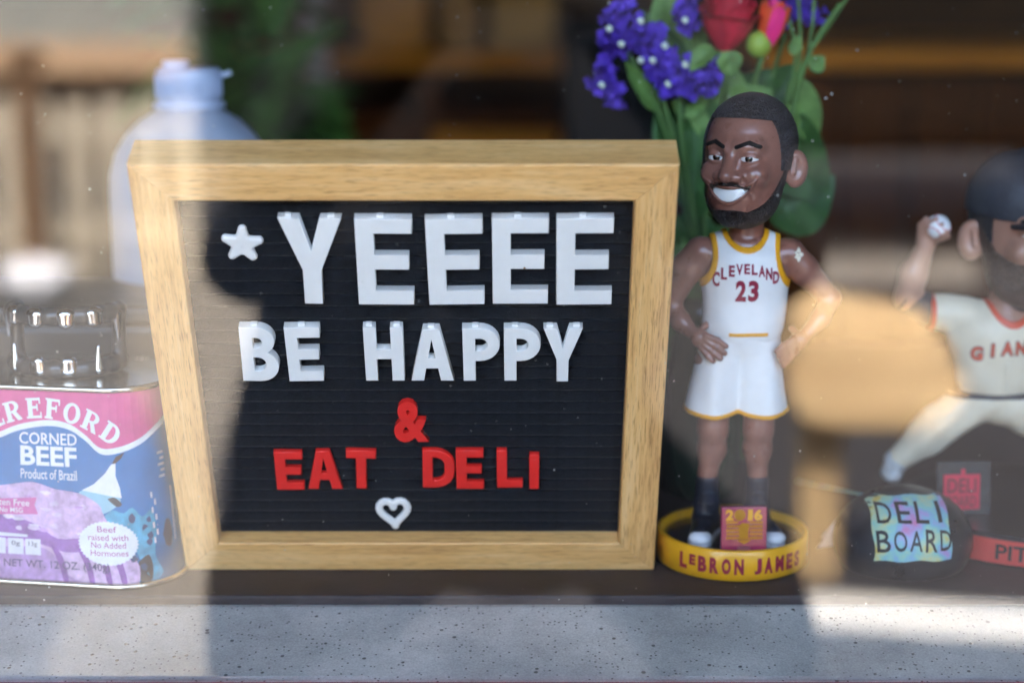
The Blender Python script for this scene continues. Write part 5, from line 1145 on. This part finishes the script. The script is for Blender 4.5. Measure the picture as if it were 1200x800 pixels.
g2, gm2, _ = flower('leafy_branch', 'thin forked light green stem reaching the top edge beside the bud', 'foliage', [(845, 300), (915, 170), (945, 70), (985, 5)], [.0, .0, -.004, -.006], .0017)
i2 = gm2.inverted()
for a in ([(945, 70), (952, 30), (955, -20)], [(935, 95), (938, 50), (935, -10)], [(925, 120), (932, 60), (920, 10)], [(958, 50), (985, 10), (1005, -25)]): link('twig', tube('twig', smooth_path([i2 @ fp(x, y, -.002) for x, y in a], 6), .0011, 6), green, g2, smooth=True)
add_leaf(g2, 950, 82, 966, 66, .011, leafl, -.006, 0, root=gm2, curl=.0); add_leaf(g2, 928, 65, 938, 40, .008, leafl, -.004, 0, root=gm2)
g3, gm3, _ = flower('leafy_branch', 'curled narrow leaves low in the bouquet under the purple statice', 'foliage', [(818, 300), (795, 190), (775, 120)], [.012, .012, .01], .0022)
add_leaf(g3, 772, 130, 722, 78, .016, leafl, .0, -.004, root=gm3, curl=-.25, roll=.5); add_leaf(g3, 800, 240, 772, 118, .024, leafm, .004, 0, root=gm3); add_leaf(g3, 815, 260, 812, 118, .022, leafm, .0, 0, root=gm3); add_leaf(g3, 790, 130, 832, 104, .02, leafl, .004, 0, root=gm3); add_leaf(g3, 810, 230, 795, 30, .020, leafm, .018, 0, root=gm3); add_leaf(g3, 800, 120, 752, 10, .030, leafm, .02, 0, root=gm3); add_leaf(g3, 805, 80, 775, -20, .035, leafl, .022, 0, root=gm3)
g4, gm4, _ = flower('leafy_branch', 'dark hanging leaves behind the arm and shorts of the basketball figure', 'foliage', [(815, 400), (806, 340), (800, 280)], [.0, .0, .0], .0025)
add_leaf(g4, 806, 300, 796, 480, .040, leafm, -.01, 0, root=gm4, curl=.03); add_leaf(g4, 815, 280, 790, 395, .045, leafm, .0, 0, root=gm4, curl=.03); add_leaf(g4, 810, 400, 786, 520, .04, leafm, .0, 0, root=gm4, curl=.02); add_leaf(g4, 820, 250, 795, 330, .04, leafm, .01, 0, root=gm4); add_leaf(g4, 840, 380, 872, 540, .036, leafm, .012, 0, root=gm4, curl=.02)
# ================================================================== DIM SHOP INTERIOR (far out of focus)
def rp_(px, py, Y): return P(px, py, Y)
w1 = wood_mat('amber_wood', (.26, .075, .006), (.36, .115, .010), (.42, .16, .018), .9, .3, .08); w2 = wood_mat('brown_wood_panel', (.03, .008, .001), (.055, .014, .002), (.10, .028, .004), .9, .3, .08)
ct = thing('bar_counter', 'brown plank bar counter with an amber top inside the shop', 'counter', (1.15, 2.6, GROUND))
zt = rp_(1100, 55, 2.6).z - GROUND
link('counter_top', box_mesh('counter_top', -.80, 1.0, -.06, .5, zt - .03, zt, .006), w1, ct)
plank = box_mesh('plank', -.45, .45, -.01, .01, -.047, .047, .005); plank.materials.append(w2)
for i in range(17): link('plank', plank, parent=ct, loc=(-.72 + .1 * i, random.uniform(-.004, .004), .455), rot=(0, R(90), 0))
link('carcass', box_mesh('carcass', -.77, .99, .015, .48, 0.003, zt - .031), mat('dark_carcass', (.04, .02, .012), .9, spec=.1), ct)
cb_ = thing('wooden_cabinet', 'amber wooden cabinet with open shelf deep in the shop', 'cabinet', (-.12, 3.0, GROUND))
zz = rp_(500, 62, 3.0).z - GROUND
link('carcass', box_mesh('carcass', -.34, .30, .02, .45, .003, zz - .10), w2, cb_)
link('cabinet_top', box_mesh('cabinet_top', -.36, .32, -.02, .47, zz - .03, zz, .005), w1, cb_)
for x in (-.335, -.02, .285): link('upright', box_mesh('upright', x - .018, x + .018, .0, .45, zz - .099, zz - .031), w2, cb_)
for i, x in enumerate((-.18, .13)): 
    d_ = link('door', box_mesh('door', x - .148, x + .148, -.004, .018, .06, zz - .13, .006), w1 if i else w2, cb_); link('handle', tube('handle', [(x + .1, -.006, zz - .3), (x + .1, -.03, zz - .29), (x + .1, -.03, zz - .21), (x + .1, -.006, zz - .2)], .006, 8), mat('brass', (.6, .42, .18), .3, 1.), d_)
for (px0, px1, h, c, lb) in ((420, 500, .17, (.36, .14, .025), 'orange brown carton on the amber cabinet'), (515, 560, .26, (.24, .11, .03), 'tall narrow brown carton on the amber cabinet'), (575, 650, .2, (.28, .14, .04), 'wide kraft carton on the amber cabinet')):
    xa, xb = rp_(px0, 40, 3.05).x, rp_(px1, 40, 3.05).x; c0 = thing('carton', lb, 'carton', ((xa + xb) / 2, 3.05, GROUND + zz + .0005))
    link('box', box_mesh('box', -(xb - xa) / 2, (xb - xa) / 2, 0, .14, 0, h, .004), mat(lb[:10], c, .9, var=.1, vscale=8, spec=.1), c0); link('flap', box_mesh('flap', -(xb - xa) / 2, (xb - xa) / 2, .002, .138, h + .0005, h + .006, .001), MATS[lb[:10]], c0)
fr = thing('black_cooler', 'tall black drinks cooler beside the amber cabinet', 'cooler', (rp_(722, 100, 2.7).x, 2.7, GROUND)); bk2 = mat('cooler_black', (.006, .006, .007), .8, spec=.1)
link('cooler_body', box_mesh('cooler_body', -.075, .075, .02, .4, .003, zz + .06, .008), bk2, fr); link('cooler_door', box_mesh('cooler_door', -.072, .072, 0, .018, .04, zz + .05, .005), bk2, fr)
pp = rp_(290, 60, 2.3); pt = thing('potted_plant', 'bushy green potted plant inside the shop behind the jug', 'plant', (pp.x, 2.3, GROUND))
link('pot', lathe('pot', [(.09, .003), (.10, .01), (.12, .5), (.125, .55), (.11, .55), (.105, .5)], 40), mat('brown_pot', (.12, .06, .04), .7), pt, smooth=True)
link('stem', tube('stem', [(0, 0, .5), (.01, 0, .75), (0, .01, 1.0)], [.015, .012, .006], 8), green, pt)
lm = leaf_mesh('leaf', .13, .07, .3, .2, .03); lm.materials.append(mat('plant_leaf', (.03, .075, .012), .8, var=.3, vscale=20, spec=.1)); r5 = random.Random(8)
for k in range(130):
    a = r5.uniform(0, 6.283); e = r5.uniform(-.5, 1.1); c = Vector((r5.gauss(0, .045), r5.gauss(0, .05), r5.uniform(.68, 1.3)))
    link('leaf', lm, parent=pt, mw=orient(c, (math.cos(a) * math.cos(e), math.sin(a) * math.cos(e), math.sin(e)), (0, -.3, 1)))
ps = thing('steel_post', 'pale painted steel post standing beyond the potted plant', 'post', (rp_(370, 50, 2.9).x, 2.9, GROUND))
link('shaft', lathe('shaft', [(.022, .012), (.022, 2.34)], 24), mat('pale_post', (.30, .24, .22), .8, spec=.1), ps, smooth=True); link('foot_plate', box_mesh('foot_plate', -.06, .06, -.06, .06, .003, .0115, .002), MATS['pale_post'], ps)
